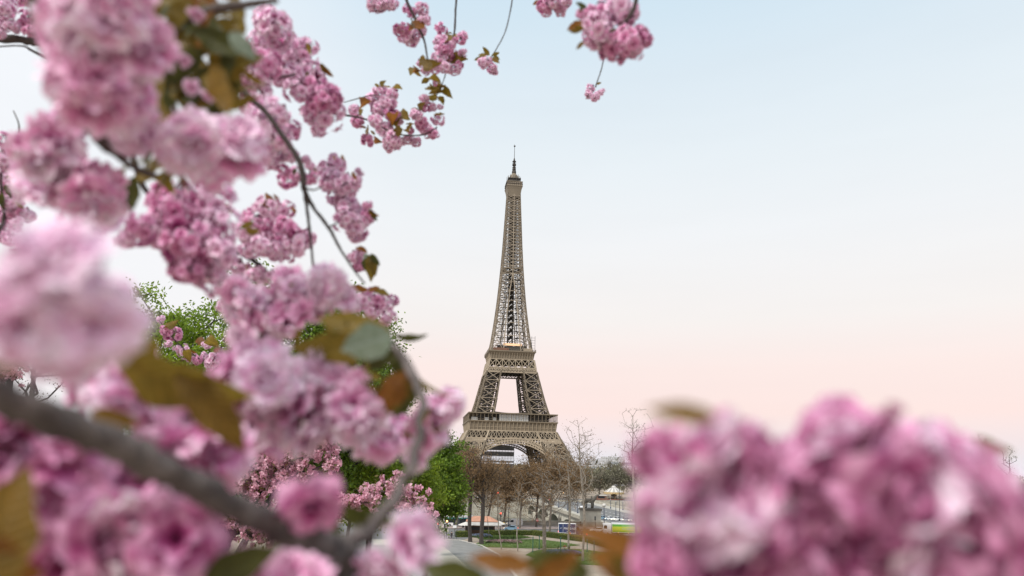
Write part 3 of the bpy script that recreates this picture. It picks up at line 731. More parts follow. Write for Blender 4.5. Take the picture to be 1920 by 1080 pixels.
# ================================================================== bridge, quay, square
M['stone_pale'] = mat('stone_pale', (.52, .49, .41), .9, .16, .5, .1, detail=8)
BR = Matrix.Translation(TLOC) @ Matrix.Rotation(PHI, 4, 'Z')
bridge = thing('stone_bridge', 'pale stone arch bridge crossing the river towards the tower, road on top', 'bridge', TLOC, PHI)
b = MB(); W = 17.5
V0, V1 = 232.0, 381.0; n = 5; span = (V1-V0)/n
for sx in (-1, 1):
    x0, x1 = (sx*W, sx*(W-.8))
    for k in range(n):
        va = V0+k*span; vb = va+span; vm = (va+vb)/2; a = span/2-1.6
        prev = None
        N = 18
        for i in range(N+1):
            t = -1+2*i/N; v = vm+t*a; z = -6.5+5.0*math.sqrt(max(0, 1-t*t))
            if prev:
                pv, pz = prev
                for x in (x0,): b.quad((x, -pv, pz), (x, -v, z), (x, -v, -.25), (x, -pv, -.25))
                b.quad((x0, -pv, pz), (x0, -v, z), (0, -v, z), (0, -pv, pz))
            prev = (v, z)
        for (c, d) in ((va, vm-a), (vm+a, vb)): b.quad((x0, -c, -9), (x0, -d, -9), (x0, -d, -.25), (x0, -c, -.25)); 
        b.quad((x0, -(vm-a), -9), (0, -(vm-a), -9), (0, -(vm-a), -6.5), (x0, -(vm-a), -6.5)); b.quad((x0, -(vm+a), -9), (0, -(vm+a), -9), (0, -(vm+a), -6.5), (x0, -(vm+a), -6.5))
b.build('arches', M['stone_pale'], bridge)
b = MB(); b.box(-W-.5, W+.5, -V1-6, -V0, -.25, .2); b.build('cornice', M['stone_dark'], bridge)
b = MB(); b.box(-11, 11, -V1-3, -V0+2, .2, .24); b.build('roadway', M['asphalt'], bridge)
for sx in (-1, 1):
    b = MB(); b.box(min(sx*11, sx*16.9), max(sx*11, sx*16.9), -V1-3, -V0+1, .2, .36); b.build('footway', M['pave_beige'], bridge)
    b = MB(); b.box(min(sx*16.9, sx*17.6), max(sx*16.9, sx*17.6), -V1+2, -V0, .2, 1.35); b.build('parapet', M['stone'], bridge)
for sx in (-.5, 4.5, -5.5):
    b = MB()
    for i in range(24): b.box(sx, sx+.18, -V1+i*6.2, -V1+i*6.2+3.2, .25, .262)
    b.build('lane_marking', M['white_paint'], bridge)
for k in range(n-1):
    v = V0+(k+1)*span
    for sx in (-1,):
        b = MB(); b.lathe([(1.9, -9), (1.9, -4), (1.5, -3.6)], 12, (sx*W-.3, -v, 0)); b.build('pier', M['stone'], bridge)
        b = MB(); b.lathe([(.2, 0), (1.3, .1), (1.35, .35), (.9, .5)], 16); o = b.build('wreath', M['stone_dark'], bridge); o.location = (sx*W-.5, -v, -2.2); o.rotation_euler = (0, sx*math.pi/2, 0)
# warm awning-like works panels hung over the bridge side
# statue pedestals at the near end
def pedestal(lab, u, v):
    t = thing('statue_pedestal', lab, 'monument', TB(u, v), PHI)
    b = MB(); b.box(-3.4, 3.4, -3.2, 3.2, 0, 1.6); b.build('base', M['stone'], t)
    b = MB(); b.box(-2.9, 2.9, -2.7, 2.7, 1.6, 5.0); b.build('shaft', M['stone_pale'], t)
    b = MB(); b.box(-3.2, 3.2, -3.0, 3.0, 5.0, 5.7); b.build('cornice', M['stone_dark'], t)
    # horse and warrior in weathered grey stone
    rs = [((-1.6, 0, 8.0), .85), ((-.6, 0, 8.1), .75), ((.7, 0, 8.0), .85), ((1.5, 0, 8.7), .5), ((2.0, 0, 9.6), .38), ((2.5, 0, 9.9), .3), ((2.95, 0, 9.6), .2)]
    b = MB(); b.tube([p for p, r in rs], [r for p, r in rs], 10)
    for x, y, dx in ((-1.5, .35, -.25), (-1.5, -.35, .2), (.9, .35, .3), (.9, -.35, -.1)): b.tube([(x, y, 7.9), (x+dx, y, 6.9), (x+dx*.4, y, 5.7)], [.34, .2, .17], 8)
    b.tube([(-2.3, 0, 8.2), (-2.8, 0, 7.6), (-2.8, 0, 6.6)], [.15, .22, .1], 6)
    b.tube([(.2, -1.1, 5.7), (.25, -1.1, 6.7), (.2, -1.05, 7.6), (.2, -1.0, 8.5), (.2, -1.0, 8.9), (.2, -1, 9.1), (.2, -1, 9.45), (.2, -1, 9.7)], [.28, .3, .4, .48, .2, .2, .26, .1], 10)
    b.build('statue', M['stone_dark'], t, True); return t
pedestal('pale stone pedestal with grey horse statue at the near end of the bridge', -20.5, 384)
# quay parapet and barrier
b = MB(); Mq = Matrix.Rotation(0, 4, 'Z')
q = thing('quay_parapet', 'long low grey stone parapet along the quay behind the van', 'wall', TB(-24, 384.5), PHI)
b.box(-120, 0, -.35, .35, 0, 1.35); b.box(-120, 0, -.5, .5, 1.35, 1.55); b.build('wall_body', M['stone'], q)
q = thing('quay_parapet', 'grey stone parapet right of the horse statue pedestal', 'wall', TB(24, 384.5), PHI)
b = MB(); b.box(0, 120, -.35, .35, 0, 1.35); b.box(0, 120, -.5, .5, 1.35, 1.55); b.build('wall_body', M['stone'], q)
f = thing('metal_barrier', 'grey metal crowd barrier line along the pavement before the quay parapet', 'barrier', TB(-52, 388), PHI)
b = MB()
for i in range(14): b.beam((i*2.2, 0, 0), (i*2.2, 0, 1.1), .07)
b.beam((0, 0, 1.1), (28.6, 0, 1.1), .09); b.beam((0, 0, .2), (28.6, 0, .2), .07)
b.build('rail', M['rim'], f)
b = MB(); 
for i in range(90): b.beam((i*.32, 0, .2), (i*.32, 0, 1.1), .035)
b.build('bars', M['rim'], f)
# far bank quay wall and low parapet
q = thing('quay_wall', 'pale stone quay wall along the far bank below the trees', 'wall', TB(0, 231.8), PHI)
b = MB(); b.box(-300, 300, -1.0, -.1, -9, 1.1); b.build('wall_body', M['stone'], q)
# far buildings and city skyline
M['city'] = mat('city', (.52, .52, .53), .8, .15, .03); 
def facade(name, c1, c2):
    m = bpy.data.materials.new(name); m.use_nodes = True; n = m.node_tree.nodes; l = m.node_tree.links; t = n.new('ShaderNodeTexCoord'); mp_ = n.new('ShaderNodeMapping'); mp_.inputs['Rotation'].default_value = (R(90), 0, 0)
    br = n.new('ShaderNodeTexBrick'); br.offset = 0; br.inputs['Scale'].default_value = 1; br.inputs['Brick Width'].default_value = 3.2; br.inputs['Row Height'].default_value = 3.4; br.inputs['Mortar Size'].default_value = .85; br.inputs['Mortar Smooth'].default_value = .05
    br.inputs['Color1'].default_value = (*c2, 1); br.inputs['Color2'].default_value = (*[k*1.3 for k in c2], 1); br.inputs['Mortar'].default_value = (*c1, 1)
    l.new(t.outputs['Object'], mp_.inputs[0]); l.new(mp_.outputs[0], br.inputs[0]); l.new(br.outputs[0], n['Principled BSDF'].inputs['Base Color']); n['Principled BSDF'].inputs['Roughness'].default_value = .7; return m
M['city'] = facade('city_facade', (.55, .55, .56), (.26, .28, .31)); M['city_roof'] = mat('city_roof', (.24, .26, .29), .7, .2, .05); M['city_win'] = mat('city_win', (.2, .22, .25), .3)  # pale walls: distance haze put into the facade colour
def block(lab, px, D, w, top_py, seed, dep=14, roof=True, name='city_building', grp=None):
    p = at(px, top_py, D); x = p.x; h = p.z; t = thing(name, lab, 'building', (x, D, 0), rnd.uniform(-.2, .2), grp)
    b = MB(); b.box(-w/2, w/2, 0, dep, 0, h*.88 if roof else h); b.build('wall', M['city'], t)
    if roof:
        b = MB(); z0, z1 = h*.88, h; q = [(-w/2, 0), (w/2, 0), (w/2, dep), (-w/2, dep)]; r = [(-w/2+1.5, 2), (w/2-1.5, 2), (w/2-1.5, dep-2), (-w/2+1.5, dep-2)]
        for i in range(4): j = (i+1) % 4; b.quad((*q[i], z0), (*q[j], z0), (*r[j], z1), (*r[i], z1))
        b.quad(*[(*k, z1) for k in r]); b.build('roof', M['city_roof'], t)
for i, (px, D, w, tp, lab) in enumerate(((880, 830, 60, 886, 'pale apartment house behind the left foot of the tower'), (950, 900, 80, 882, 'long pale block seen beneath the tower arch'), (1010, 1000, 60, 880, 'pale block just left of the right tower foot'),
        (1070, 950, 60, 880, 'pale grey block right of the tower foot'), (1112, 1050, 50, 872, 'mid height grey city block left of the carousel skyline'), (1150, 1200, 40, 852, 'tallest pale office tower on the skyline right of the tower'), (1132, 1400, 60, 858, 'broad pale tower block on the skyline beside the tallest one'), (1180, 1100, 60, 862, 'pale skyline block at the edge of the right blossom'), (820, 900, 90, 888, 'pale city block behind the green tree left of the tower'))):
    block(lab, px, D, w, tp, i, roof=i not in (5, 6))
# far-off woods closing the horizon
rs = np.random.RandomState(500); C = []
for _ in range(5200):
    th = rs.uniform(-.9, .9); D = rs.uniform(780, 1700); x = D*math.sin(th); y = D*math.cos(th); C.append((x, y, rs.uniform(0, 13)+4*math.sin(x*.02)))
C = np.array(C); C = np.repeat(C, 5, 0)+rs.normal(size=(len(C)*5, 3))*np.array([5, 5, 2.5])
o = link('distant_woods', leaves_mesh('distant_woods', C, 7.0, rs, .8), M['leaf_olive']); tag(o, 'far-off olive woods closing the horizon behind the city blocks', 'woods', kind='stuff')

# ================================================================== carousel on the far bank
cp = G(1151, 937)
c = thing('carousel', 'round carousel with striped white canopy on the far bank', 'carousel', cp)
b = MB()
N = 24; k0 = 0
for i in range(N):
    a0, a1 = 6.283*i/N, 6.283*(i+1)/N; b.cur = i % 2
    for (r0, z0, r1, z1) in ((5.9, 4.3, 3.2, 6.2), (3.2, 6.2, 1.1, 7.3)):
        b.quad((r0*math.cos(a0), r0*math.sin(a0), z0), (r0*math.cos(a1), r0*math.sin(a1), z0), (r1*math.cos(a1), r1*math.sin(a1), z1), (r1*math.cos(a0), r1*math.sin(a0), z1))
b.cur = 0; b.lathe([(1.3, 7.3), (1.3, 7.7), (.9, 8.0), (.2, 8.1)], 12)
M['canvas'] = mat('canvas', (.60, .58, .54), .8, .1, 1); M['canvas_grey'] = mat('canvas_grey', (.36, .34, .32), .8); M['gold'] = mat('gold', (.55, .40, .20), .5, .2, 2)
b.build('canopy', [M['canvas'], M['canvas_grey']], c)
b = MB()
for i in range(N):
    a = 6.283*(i+.5)/N; b.box(-.7, .7, -.08, .08, 3.3+.25*(i % 2), 4.5, Matrix.Rotation(a, 4, 'Z') @ Matrix.Translation((0, -6.0, 0)))
b.build('valance', M['gold'], c)
b = MB(); b.lathe([(1.8, .4), (1.6, 2), (2.0, 4.3)], 12); b.build('central_drum', M['stone_dark'], c)
for i in range(12): b = MB(); a = 6.283*i/12; b.beam((4.9*math.cos(a), 4.9*math.sin(a), .4), (4.9*math.cos(a), 4.9*math.sin(a), 4.3), .12); b.build('column', M['gold'], c)
b = MB(); b.lathe([(6.2, 0), (6.2, .45)], 24); b.build('platform', mat('rust_wood', (.22, .09, .06), .7, .2, 1), c)
b = MB()
for i in range(12):
    b = MB(); a = 6.283*(i+.4)/12; x, y = 4.2*math.cos(a), 4.2*math.sin(a); b.tube([(x-.5*math.sin(a), y+.5*math.cos(a), 1.7), (x+.5*math.sin(a), y-.5*math.cos(a), 1.7), (x+.8*math.sin(a), y-.8*math.cos(a), 2.2)], [.3, .3, .14], 6); b.build('carousel_horse', M['canvas_grey'], c)
# ================================================================== vehicles
def wheel(parent, x, y, r, w=.22):
    b = MB(); b.lathe([(r*.55, -w/2), (r*.95, -w/2), (r, -w/3), (r, w/3), (r*.95, w/2), (r*.55, w/2)], 18); o = b.build('wheel', M['rubber'], parent, True)
    o.location = (x, y, r); o.rotation_euler = (math.pi/2, 0, 0)
    b = MB(); b.lathe([(.05, -w/2-.01), (r*.56, -w/2-.01), (r*.56, w/2+.01), (.05, w/2+.01)], 12); b.build('rim', M['rim'], o)
    return o
M['car_white'] = mat('car_white', (.72, .73, .74), .3); M['car_grey'] = mat('car_grey', (.35, .38, .40), .3); M['car_dark'] = mat('car_dark', (.05, .06, .07), .3); M['car_red'] = mat('car_red', (.45, .04, .03), .3); M['car_blue'] = mat('car_blue', (.2, .32, .42), .3)
def car(lab, pos, rz, m, group=None, L=4.2):
    t = thing('parked_car' if group else 'car', lab, 'car', pos, rz, group); k = L/4.2
    prof = [(-2.1, .35), (-2.12, .75), (-1.95, .95), (-1.55, 1.0), (1.15, .95), (1.95, .78), (2.1, .6), (2.08, .35)]
    b = MB(); b.prism([(x*k, z) for x, z in prof], -.86, .86)
    roof = [(-1.75, .98), (-1.35, 1.36), (-.9, 1.46), (.1, 1.45), (.75, 1.15), (1.2, .95)]
    b.prism([(x*k, z) for x, z in roof], -.70, .70); b.build('body', m, t)
    b = MB(); win = [(-1.45, 1.02), (-1.2, 1.33), (-.85, 1.40), (.05, 1.39), (.6, 1.13), (.85, 1.0)]
    b.prism([(x*k, z) for x, z in win], -.715, .715); b.build('side_window', M['glass_dark'], t)
    b = MB(); b.quad((.16*k, -.62, 1.43), (.78*k, -.66, 1.155), (.78*k, .66, 1.155), (.16*k, .62, 1.43)); b.quad((1.14*k, -.66, .99), (1.14*k, .66, .99), (.8*k, .66, 1.15), (.8*k, -.66, 1.15)); b.build('windscreen', M['glass_dark'], t)
    for sx in (-1.3*k, 1.3*k):
        for sy in (-.78, .78): wheel(t, sx, sy, .33)
    for sy in (-.6, .6):
        b = MB(); b.box(2.0*k, 2.12*k, sy-.2, sy+.2, .58, .74); b.build('headlight', M['warm_lamp'], t)
        b = MB(); b.box(-2.14*k, -2.04*k, sy-.18, sy+.18, .7, .86); b.build('tail_light', M['red_lamp'], t)
    return t
def van(lab, pos, rz, m):
    t = thing('van', lab, 'van', pos, rz)
    prof = [(-2.4, .4), (-2.45, 2.0), (-2.3, 2.25), (.7, 2.28), (1.25, 2.1), (1.8, 1.35), (2.45, 1.1), (2.55, .7), (2.5, .4)]
    b = MB(); b.prism(prof, -.95, .95); b.build('body', m, t)
    b = MB(); b.prism([(.45, 1.35), (.45, 1.95), (1.15, 1.95), (1.6, 1.35)], -.965, .965); b.build('side_window', M['glass_dark'], t)
    b = MB(); b.quad((1.3, -.85, 2.08), (1.83, -.85, 1.38), (1.83, .85, 1.38), (1.3, .85, 2.08)); b.build('windscreen', M['glass_dark'], t)
    for sx in (-1.55, 1.65):
        for sy in (-.85, .85): wheel(t, sx, sy, .36)
    b = MB(); b.box(2.42, 2.54, -.85, .85, .75, .95); b.build('headlight', M['warm_lamp'], t); return t
def text(body, size, m, parent, loc, rot, name='lettering'):
    cu = bpy.data.curves.new(name, 'FONT'); cu.body = body; cu.size = size; cu.extrude = .01; cu.align_x = 'CENTER'; cu.align_y = 'CENTER'; cu.resolution_u = 2
    tmp = bpy.data.objects.new(name, cu); me = bpy.data.meshes.new_from_object(tmp); bpy.data.objects.remove(tmp)
    o = link(name, me, m, parent); o.location = loc; o.rotation_euler = rot; return o
M['truck_blue'] = mat('truck_blue', (.02, .045, .13), .35, .1, 1); M['sign_white'] = mat('sign_white', (.8, .8, .8), .5)
# blue box truck heading right
bp = G(1071, 1003.5)
t = thing('delivery_truck', 'dark blue box truck with white lettering driving right behind the hedge', 'truck', bp, R(-4))
b = MB(); b.box(-3.6, 1.3, -1.1, 1.1, .65, 3.1); b.build('cargo_box', M['truck_blue'], t)
b = MB()
for z in (.64, 3.08): b.box(-3.63, 1.33, -1.13, 1.13, z, z+.09)
for x in (-3.62, 1.2): b.box(x, x+.1, -1.14, -1.1, .65, 3.1)
b.box(-2.35, -2.3, -1.12, -1.1, .7, 3.05); b.build('box_trim', M['sign_white'], t)
b = MB(); b.prism([(1.36, .45), (1.36, 2.55), (1.9, 2.5), (2.7, 1.45), (3.4, 1.15), (3.5, .7), (3.45, .45)], -1.0, 1.0); b.build('cab', M['truck_blue'], t)
b = MB(); b.prism([(1.6, 1.45), (1.6, 2.3), (1.9, 2.3), (2.5, 1.45)], -1.012, 1.012); b.build('side_window', M['glass_dark'], t)
b = MB(); b.quad((1.98, -.85, 2.44), (2.72, -.9, 1.48), (2.72, .9, 1.48), (1.98, .85, 2.44)); b.build('windscreen', mat('screen_brown', (.12, .08, .07), .2), t)
for sx in (-2.4, 2.5):
    for sy in (-.95, .95): wheel(t, sx, sy, .4)
for sy in (-.7, .7):
    b = MB(); b.box(3.4, 3.53, sy-.2, sy+.2, .75, .98); b.build('headlight', M['warm_lamp'], t)
text('MANDAR', .78, M['sign_white'], t, (-.45, -1.115, 1.85), (math.pi/2, 0, 0)); text('A F', .4, M['sign_white'], t, (-2.95, -1.115, 1.9), (math.pi/2, 0, 0), 'side_mark'); text('livraison', .34, M['sign_white'], t, (-.7, -1.115, 1.1), (math.pi/2, 0, 0), 'small_lettering')
b = MB()
for i in range(10):
    a0, a1 = math.pi*(.12+.076*i), math.pi*(.12+.076*(i+1)); b.beam((-.45+.8*math.cos(a0), -1.11, 2.2+.5*math.sin(a0)), (-.45+.8*math.cos(a1), -1.11, 2.2+.5*math.sin(a1)), .07, .02)
b.build('arc_emblem', M['sign_white'], t)
b = MB(); b.box(-3.7, -3.6, -1.0, -.8, .8, 1.2); b.build('tail_light', M['red_lamp'], t)
# green lorry
gp = G(1171, 1005.5)
t = thing('delivery_lorry', 'green and yellow striped lorry trailer with pale lettering at the edge of the blossom', 'lorry', gp, R(-3))
M['lorry_green'] = mat('lorry_green', (.10, .40, .05), .4); M['lorry_yellow'] = mat('lorry_yellow', (.55, .62, .05), .4); M['lorry_lime'] = mat('lorry_lime', (.28, .55, .05), .4); M['letter_lime'] = mat('letter_lime', (.50, .75, .30), .5); M['letter_blue'] = mat('letter_blue', (.35, .55, .60), .5)
b = MB(); b.box(-3.6, 5.0, -1.2, 1.2, 1.0, 3.55); b.build('cargo_box', M['car_white'], t)
for nm, z0, z1, m in (('green_band', 2.65, 3.25, M['lorry_green']), ('yellow_band', 1.55, 2.65, M['lorry_yellow']), ('lime_band', 1.15, 1.55, M['lorry_lime'])):
    b = MB(); b.box(-3.55, 4.95, -1.222, -1.202, z0, z1); b.build(nm, m, t)
text('CE CAMION ROULE', .62, M['letter_lime'], t, (1.9, -1.235, 2.72), (math.pi/2, 0, 0)); text('AU GAZ NATUREL', .66, M['letter_blue'], t, (1.9, -1.235, 2.05), (math.pi/2, 0, 0))
b = MB(); b.box(-6.1, -3.8, -1.15, 1.15, .6, 3.35); b.build('cab', M['car_white'], t)
b = MB(); b.box(-5.9, -5.0, -1.16, -1.14, 2.0, 2.9); b.box(-6.12, -6.1, -1.0, 1.0, 2.0, 2.9); b.build('cab_window', M['glass_dark'], t)
b = MB(); b.box(-3.5, 4.9, -1.1, 1.1, .75, .99); b.build('chassis', M['metal_dark'], t)
b = MB(); 
for z in (.45, .7): b.beam((-.2, -1.1, z), (3.0, -1.1, z), .08)
b.beam((-.2, -1.1, .45), (-.2, -1.1, .95), .06); b.beam((3, -1.1, .45), (3, -1.1, .95), .06); b.build('side_guard', M['sign_white'], t)
for sx in (-4.9, -1.5, 3.7):
    for sy in (-1.0, 1.0): wheel(t, sx, sy, .48, .3)
b = MB(); b.box(4.7, 5.02, -1.2, -.9, .75, 1.0); b.build('tail_light', M['red_lamp'], t)
for x in (-2, .9):
    b = MB(); b.box(x, x+.2, -1.24, -1.2, 1.0, 1.14); b.build('marker_lamp', M['amber_lamp'], t)
# city bus behind the trees
q = G(868, 987.5)
t = thing('city_bus', 'white and teal city bus passing behind the big tree trunks', 'bus', q, R(2))
b = MB(); b.prism([(-6, .35), (-6, 2.9), (-5.8, 3.1), (5.7, 3.1), (6, 2.8), (6, .35)], -1.25, 1.25); b.build('body', M['car_white'], t)
b = MB(); b.box(-5.7, 5.7, -1.262, -1.25, 1.2, 2.45); b.build('window_band', M['glass_dark'], t)
b = MB(); b.box(-5.95, 5.95, -1.262, -1.25, 2.47, 2.75); b.build('teal_band', mat('teal', (.03, .28, .30), .4), t)
b = MB(); b.box(-3.0, 3.5, -1.27, -1.264, .45, 1.19); b.build('lower_panel', M['metal_dark'], t)
for x in (-2.2, 1.4):
    b = MB(); b.box(x, x+1.1, -1.275, -1.265, .5, 2.4); b.build('door', M['car_dark'], t)
for sx in (-4.1, 4.2):
    for sy in (-1.1, 1.1): wheel(t, sx, sy, .48, .3)
b = MB(); b.box(-4, 3, -.8, .8, 3.1, 3.35); b.build('roof_unit', M['sign_white'], t)
van('white panel van driving left in front of the quay parapet', G(965, 987), R(183), M['car_white'])
car('small grey blue car behind the hedge below the white van', G(958, 995), R(176), M['car_blue'])
car('white car between the blue truck and the green lorry', G(1120, 998), R(184), M['car_white'])
car('pale car far out on the bridge roadway', TB(-4, 300, .25), PHI+R(90), M['car_white'])
car('red lit dark car in the queue at the far end of the bridge', TB(-9, 236, .25), PHI+R(90), M['car_dark'])
car('red car in the queue at the far end of the bridge', TB(-5, 232, .25), PHI+R(90), M['car_red'])
for i, (px, py, m, l) in enumerate(((1131, 975, 'car_blue', 'pale blue car parked right behind the globe lamp'), (1143, 976, 'car_white', 'white car parked second from the pedestal in the diagonal row'), (1159, 977, 'car_white', 'white car parked under the tall double lamp'), (1175, 978, 'car_grey', 'grey car parked farthest right beside the blossom edge'))):
    car(l, G(px, py), R(-62), M[m], 'cars parked in the diagonal row beside the pedestal')
# ================================================================== kiosk with parasols
t = thing('park_kiosk', 'low brown kiosk with terracotta roof behind the pair of trees', 'kiosk', G(906, 999), R(3))
M['terracotta'] = mat('terracotta', (.48, .25, .17), .8, .15, 1.2)
b = MB(); b.box(-5.2, 3.2, -2.2, 2.2, 0, 2.1); b.build('wall', mat('kiosk_brown', (.13, .07, .04), .7, .3, 1), t)
b = MB(); b.box(-4.8, 2.8, -2.23, -2.2, .9, 1.7); b.build('counter_opening', M['metal_dark'], t)
b = MB(); q = [(-5.0, -2.6), (4.0, -2.6), (4.0, 2.6), (-5.0, 2.6)]; r = [(-2.8, -.5), (1.6, -.5), (1.6, .5), (-2.8, .5)]
for i in range(4): j = (i+1) % 4; b.quad((*q[i], 3.3), (*q[j], 3.3), (*r[j], 4.5), (*r[i], 4.5))
b.quad(*[(*k, 4.5) for k in r]); b.box(-5.0, 4.0, -2.6, 2.6, 3.15, 3.3); b.build('roof', M['terracotta'], t)
b = MB(); b.quad((-5.0, -3.9, 2.4), (5.0, -3.9, 2.4), (4.2, -2.4, 3.12), (-5.0, -2.4, 3.12)); b.quad((5.0, -3.9, 2.4), (5.2, 2.8, 2.4), (4.2, 2.2, 3.12), (4.2, -2.4, 3.12)); b.quad((-5.0, -3.9, 2.2), (5.0, -3.9, 2.2), (5.0, -3.9, 2.4), (-5.0, -3.9, 2.4)); b.build('awning', mat('awning_cloth', (.42, .41, .39), .8, .15, .7), t)
def parasol(lab, pos, r=2.2):
    t = thing('parasol', lab, 'parasol', pos); b = MB(); b.beam((0, 0, 0), (0, 0, 3), .08, n=8); b.build('pole', M['rim'], t)
    b = MB(); b.lathe([(r, 2.35), (r*.97, 2.45), (.1, 3.2)], 8); b.build('canopy', M['canvas'], t); return t
parasol('white parasol open left of the kiosk behind the trunks', G(873, 1001)); parasol('white parasol at the right corner of the kiosk', G(936, 999), 1.9)
# ================================================================== hedges, flower beds, plants
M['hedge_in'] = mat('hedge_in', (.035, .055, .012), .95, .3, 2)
M['hedge_leaf'] = mat('hedge_leaf', (.19, .21, .03), .7, 0, .7, col2=(.10, .13, .02), island=.45, trans=.2)
def hedge(lab, pts, w, h, seed):
    rs = np.random.RandomState(seed); t = thing('hedge', lab, 'hedge', pts[0]); o0 = np.array(pts[0])
    b = MB(); C = []
    for a, c in zip(pts[:-1], pts[1:]):
        a = Vector(a)-Vector(o0); c = Vector(c)-Vector(o0); d = (c-a); L = d.length; d.normalize(); nn = Vector((-d.y, d.x, 0))
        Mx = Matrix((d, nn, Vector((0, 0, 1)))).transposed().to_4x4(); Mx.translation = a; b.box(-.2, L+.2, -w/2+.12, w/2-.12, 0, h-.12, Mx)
        n = int(L*w*60+L*h*90)
        for _ in range(n):
            s = rs.rand()*L; k = rs.rand()
            if k < .45: q = (s, rs.uniform(-w/2, w/2), h+rs.normal()*.05)
            elif k < .9: q = (s, -w/2+rs.normal()*.05, rs.uniform(.05, h))
            else: q = (s, w/2+rs.normal()*.05, rs.uniform(.05, h))
            C.append(tuple(a+d*q[0]+nn*q[1]+Vector((0, 0, q[2]))))
    b.build('stems', M['hedge_in'], t); link('foliage', leaves_mesh('foliage', np.array(C), .16, rs, .7), M['hedge_leaf'], t); return t
hedge('long clipped yellow green hedge running behind the lawns to the right corner', [G(905, 1003.5), G(998, 1003.5)], 1.1, 1.25, 601)
hedge('clipped hedge slanting forward between the path and the road', [G(998, 1003.5), G(1103, 1017), G(1146, 1029)], 1.3, 1.35, 602)
hedge('short dark clipped hedge beside the left parasol', [G(855, 1007), G(876, 1007)], 1.6, 1.5, 603)
def bed(lab, px, py, rx, ry, h, m1, m2, seed, n=1500):
    rs = np.random.RandomState(seed); p = G(px, py); t = thing('flower_bed', lab, 'flower bed', p)
    b = MB(); prof = [(1, 0), (.97, h*.45), (.8, h*.75), (.5, h*.92), (0.05, h)]
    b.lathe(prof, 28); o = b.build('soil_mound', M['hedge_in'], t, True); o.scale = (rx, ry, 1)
    a = rs.uniform(0, 6.283, n); q = rs.rand(n)**.5; z = h*(.25+.75*np.sqrt(np.clip(1-q**2.5, 0, 1)))
    C = np.stack([rx*q*np.cos(a), ry*q*np.sin(a), z+rs.rand(n)*.12], 1)
    link('flowers', leaves_mesh('flowers', C, .17, rs, .8, up=1), m1, t); link('foliage', leaves_mesh('foliage', C[:n//2]-np.array([0, 0, .08]), .2, rs, .4), m2, t); return t
M['fl_blue'] = mat('fl_blue', (.24, .27, .46), .8, 0, 1.5, col2=(.17, .21, .34), island=.3); M['fl_pink'] = mat('fl_pink', (.45, .24, .30), .8, 0, 1.5, col2=(.30, .20, .20), island=.3)
bed('large mound of blue flowers on the nearer lawn beside the forked tree', 1055, 1041, 4.6, 2.0, 1.0, M['fl_blue'], M['hedge_leaf'], 611, 2600)
bed('low strip of dull pink flowers across the middle lawn', 945, 1018.5, 4.6, .9, .7, M['fl_pink'], M['hedge_leaf'], 612, 1500)
bed('small mound of blue flowers behind the pair of trees', 903, 1007.5, 2.8, 1.3, .8, M['fl_blue'], M['hedge_leaf'], 613, 900)
def plant(lab, pos, h, m, seed, grp=None):
    rs = np.random.RandomState(seed); t = thing('bedding_plant', lab, 'plant', pos, 0, grp); b = MB(); C = []
    for _ in range(5):
        e = Vector((rs.normal()*.18, rs.normal()*.1, h*rs.uniform(.7, 1))); b.beam((0, 0, 0), e, .03); C += [np.array(e)+rs.normal(size=3)*.07 for _ in range(6)]
    b.build('stems', M['hedge_in'], t); link('leaves', leaves_mesh('leaves', np.array(C), .22, rs, .5), m, t)
for i, px in enumerate((922, 945, 951, 960, 963)): plant('upright dark plant rising from the dull pink flower strip', G(px, 1018)+Vector((0, 0, .5)), 1.0, M['hedge_in'], 620+i, 'upright plants in the pink strip')
plant('dark plant standing at the left end of the large blue mound', G(1048, 1040)+Vector((0, 0, .8)), .9, M['hedge_in'], 630); plant('red flowered plant in the middle of the large blue mound', G(1058, 1040)+Vector((0, 0, .9)), 1.0, M['car_red'], 631); plant('bushy dark plant right of the red one on the blue mound', G(1066, 1040)+Vector((0, 0, .8)), 1.0, M['hedge_in'], 632)
# ================================================================== posts, lamps, lights, signs
def pole(name, lab, pos, h, m, w=.14, grp=None, cat='post', cap=True):
    t = thing(name, lab, cat, pos, 0, grp); b = MB(); b.lathe([(w*1.1, 0), (w*1.1, .25), (w/2, .3), (w/2, h-.1)], 8); b.build('shaft', m, t)
    if cap: b = MB(); b.lathe([(w*.7, h-.1), (w*.8, h), (w*.3, h+.12)], 8); b.build('cap', m, t)
    return t
for px, by, ty, l in ((999, 1036, 1006, 'thin green post with red tip at the left end of the nearer lawn'), (1011, 1030, 1004, 'thin green post left of the forked tree'), (1051, 1049, 1006, 'tallest thin green post standing before the blue flower mound'), (1101, 1035, 1008, 'thin green post right of the tall bare tree'), (1114, 1039, 1010, 'thicker green post near the blurred orange leaf')):
    g0 = G(px, by); h = at(px, ty, g0.y).z; pole('green_post', l, g0, h, M['metal_green'], .2, 'green posts around the lawns')
def lamp(lab, px, by, ty, kind, m):
    g0 = G(px, by); h = at(px, ty, g0.y).z; t = thing('street_lamp', lab, 'lamp', g0); b = MB(); b.lathe([(.28, 0), (.28, .8), (.13, 1), (.09, h-.6)], 8); b.build('pole', m, t)
    if kind == 'globe': b = MB(); b.lathe([(.1, h-.95), (.5, h-.7), (.62, h-.35), (.5, h), (.1, h+.2)], 14); b.build('lamp_globe', M['canvas'], t, True)
    elif kind == 'double':
        b = MB(); b.beam((-1.6, 0, h), (1.6, 0, h), .12); b.build('cross_arm', m, t)
        for s in (-1, 1): b = MB(); b.box(s*1.3-.55, s*1.3+.55, -.25, .25, h-.05, h+.22); b.build('lamp_head', M['rim'], t)
    else: b = MB(); b.lathe([(.1, h-.6), (.25, h-.5), (.3, h-.1), (.12, h+.1)], 8); b.build('lantern', kind if not isinstance(kind, str) else M['rim'], t)
    return t
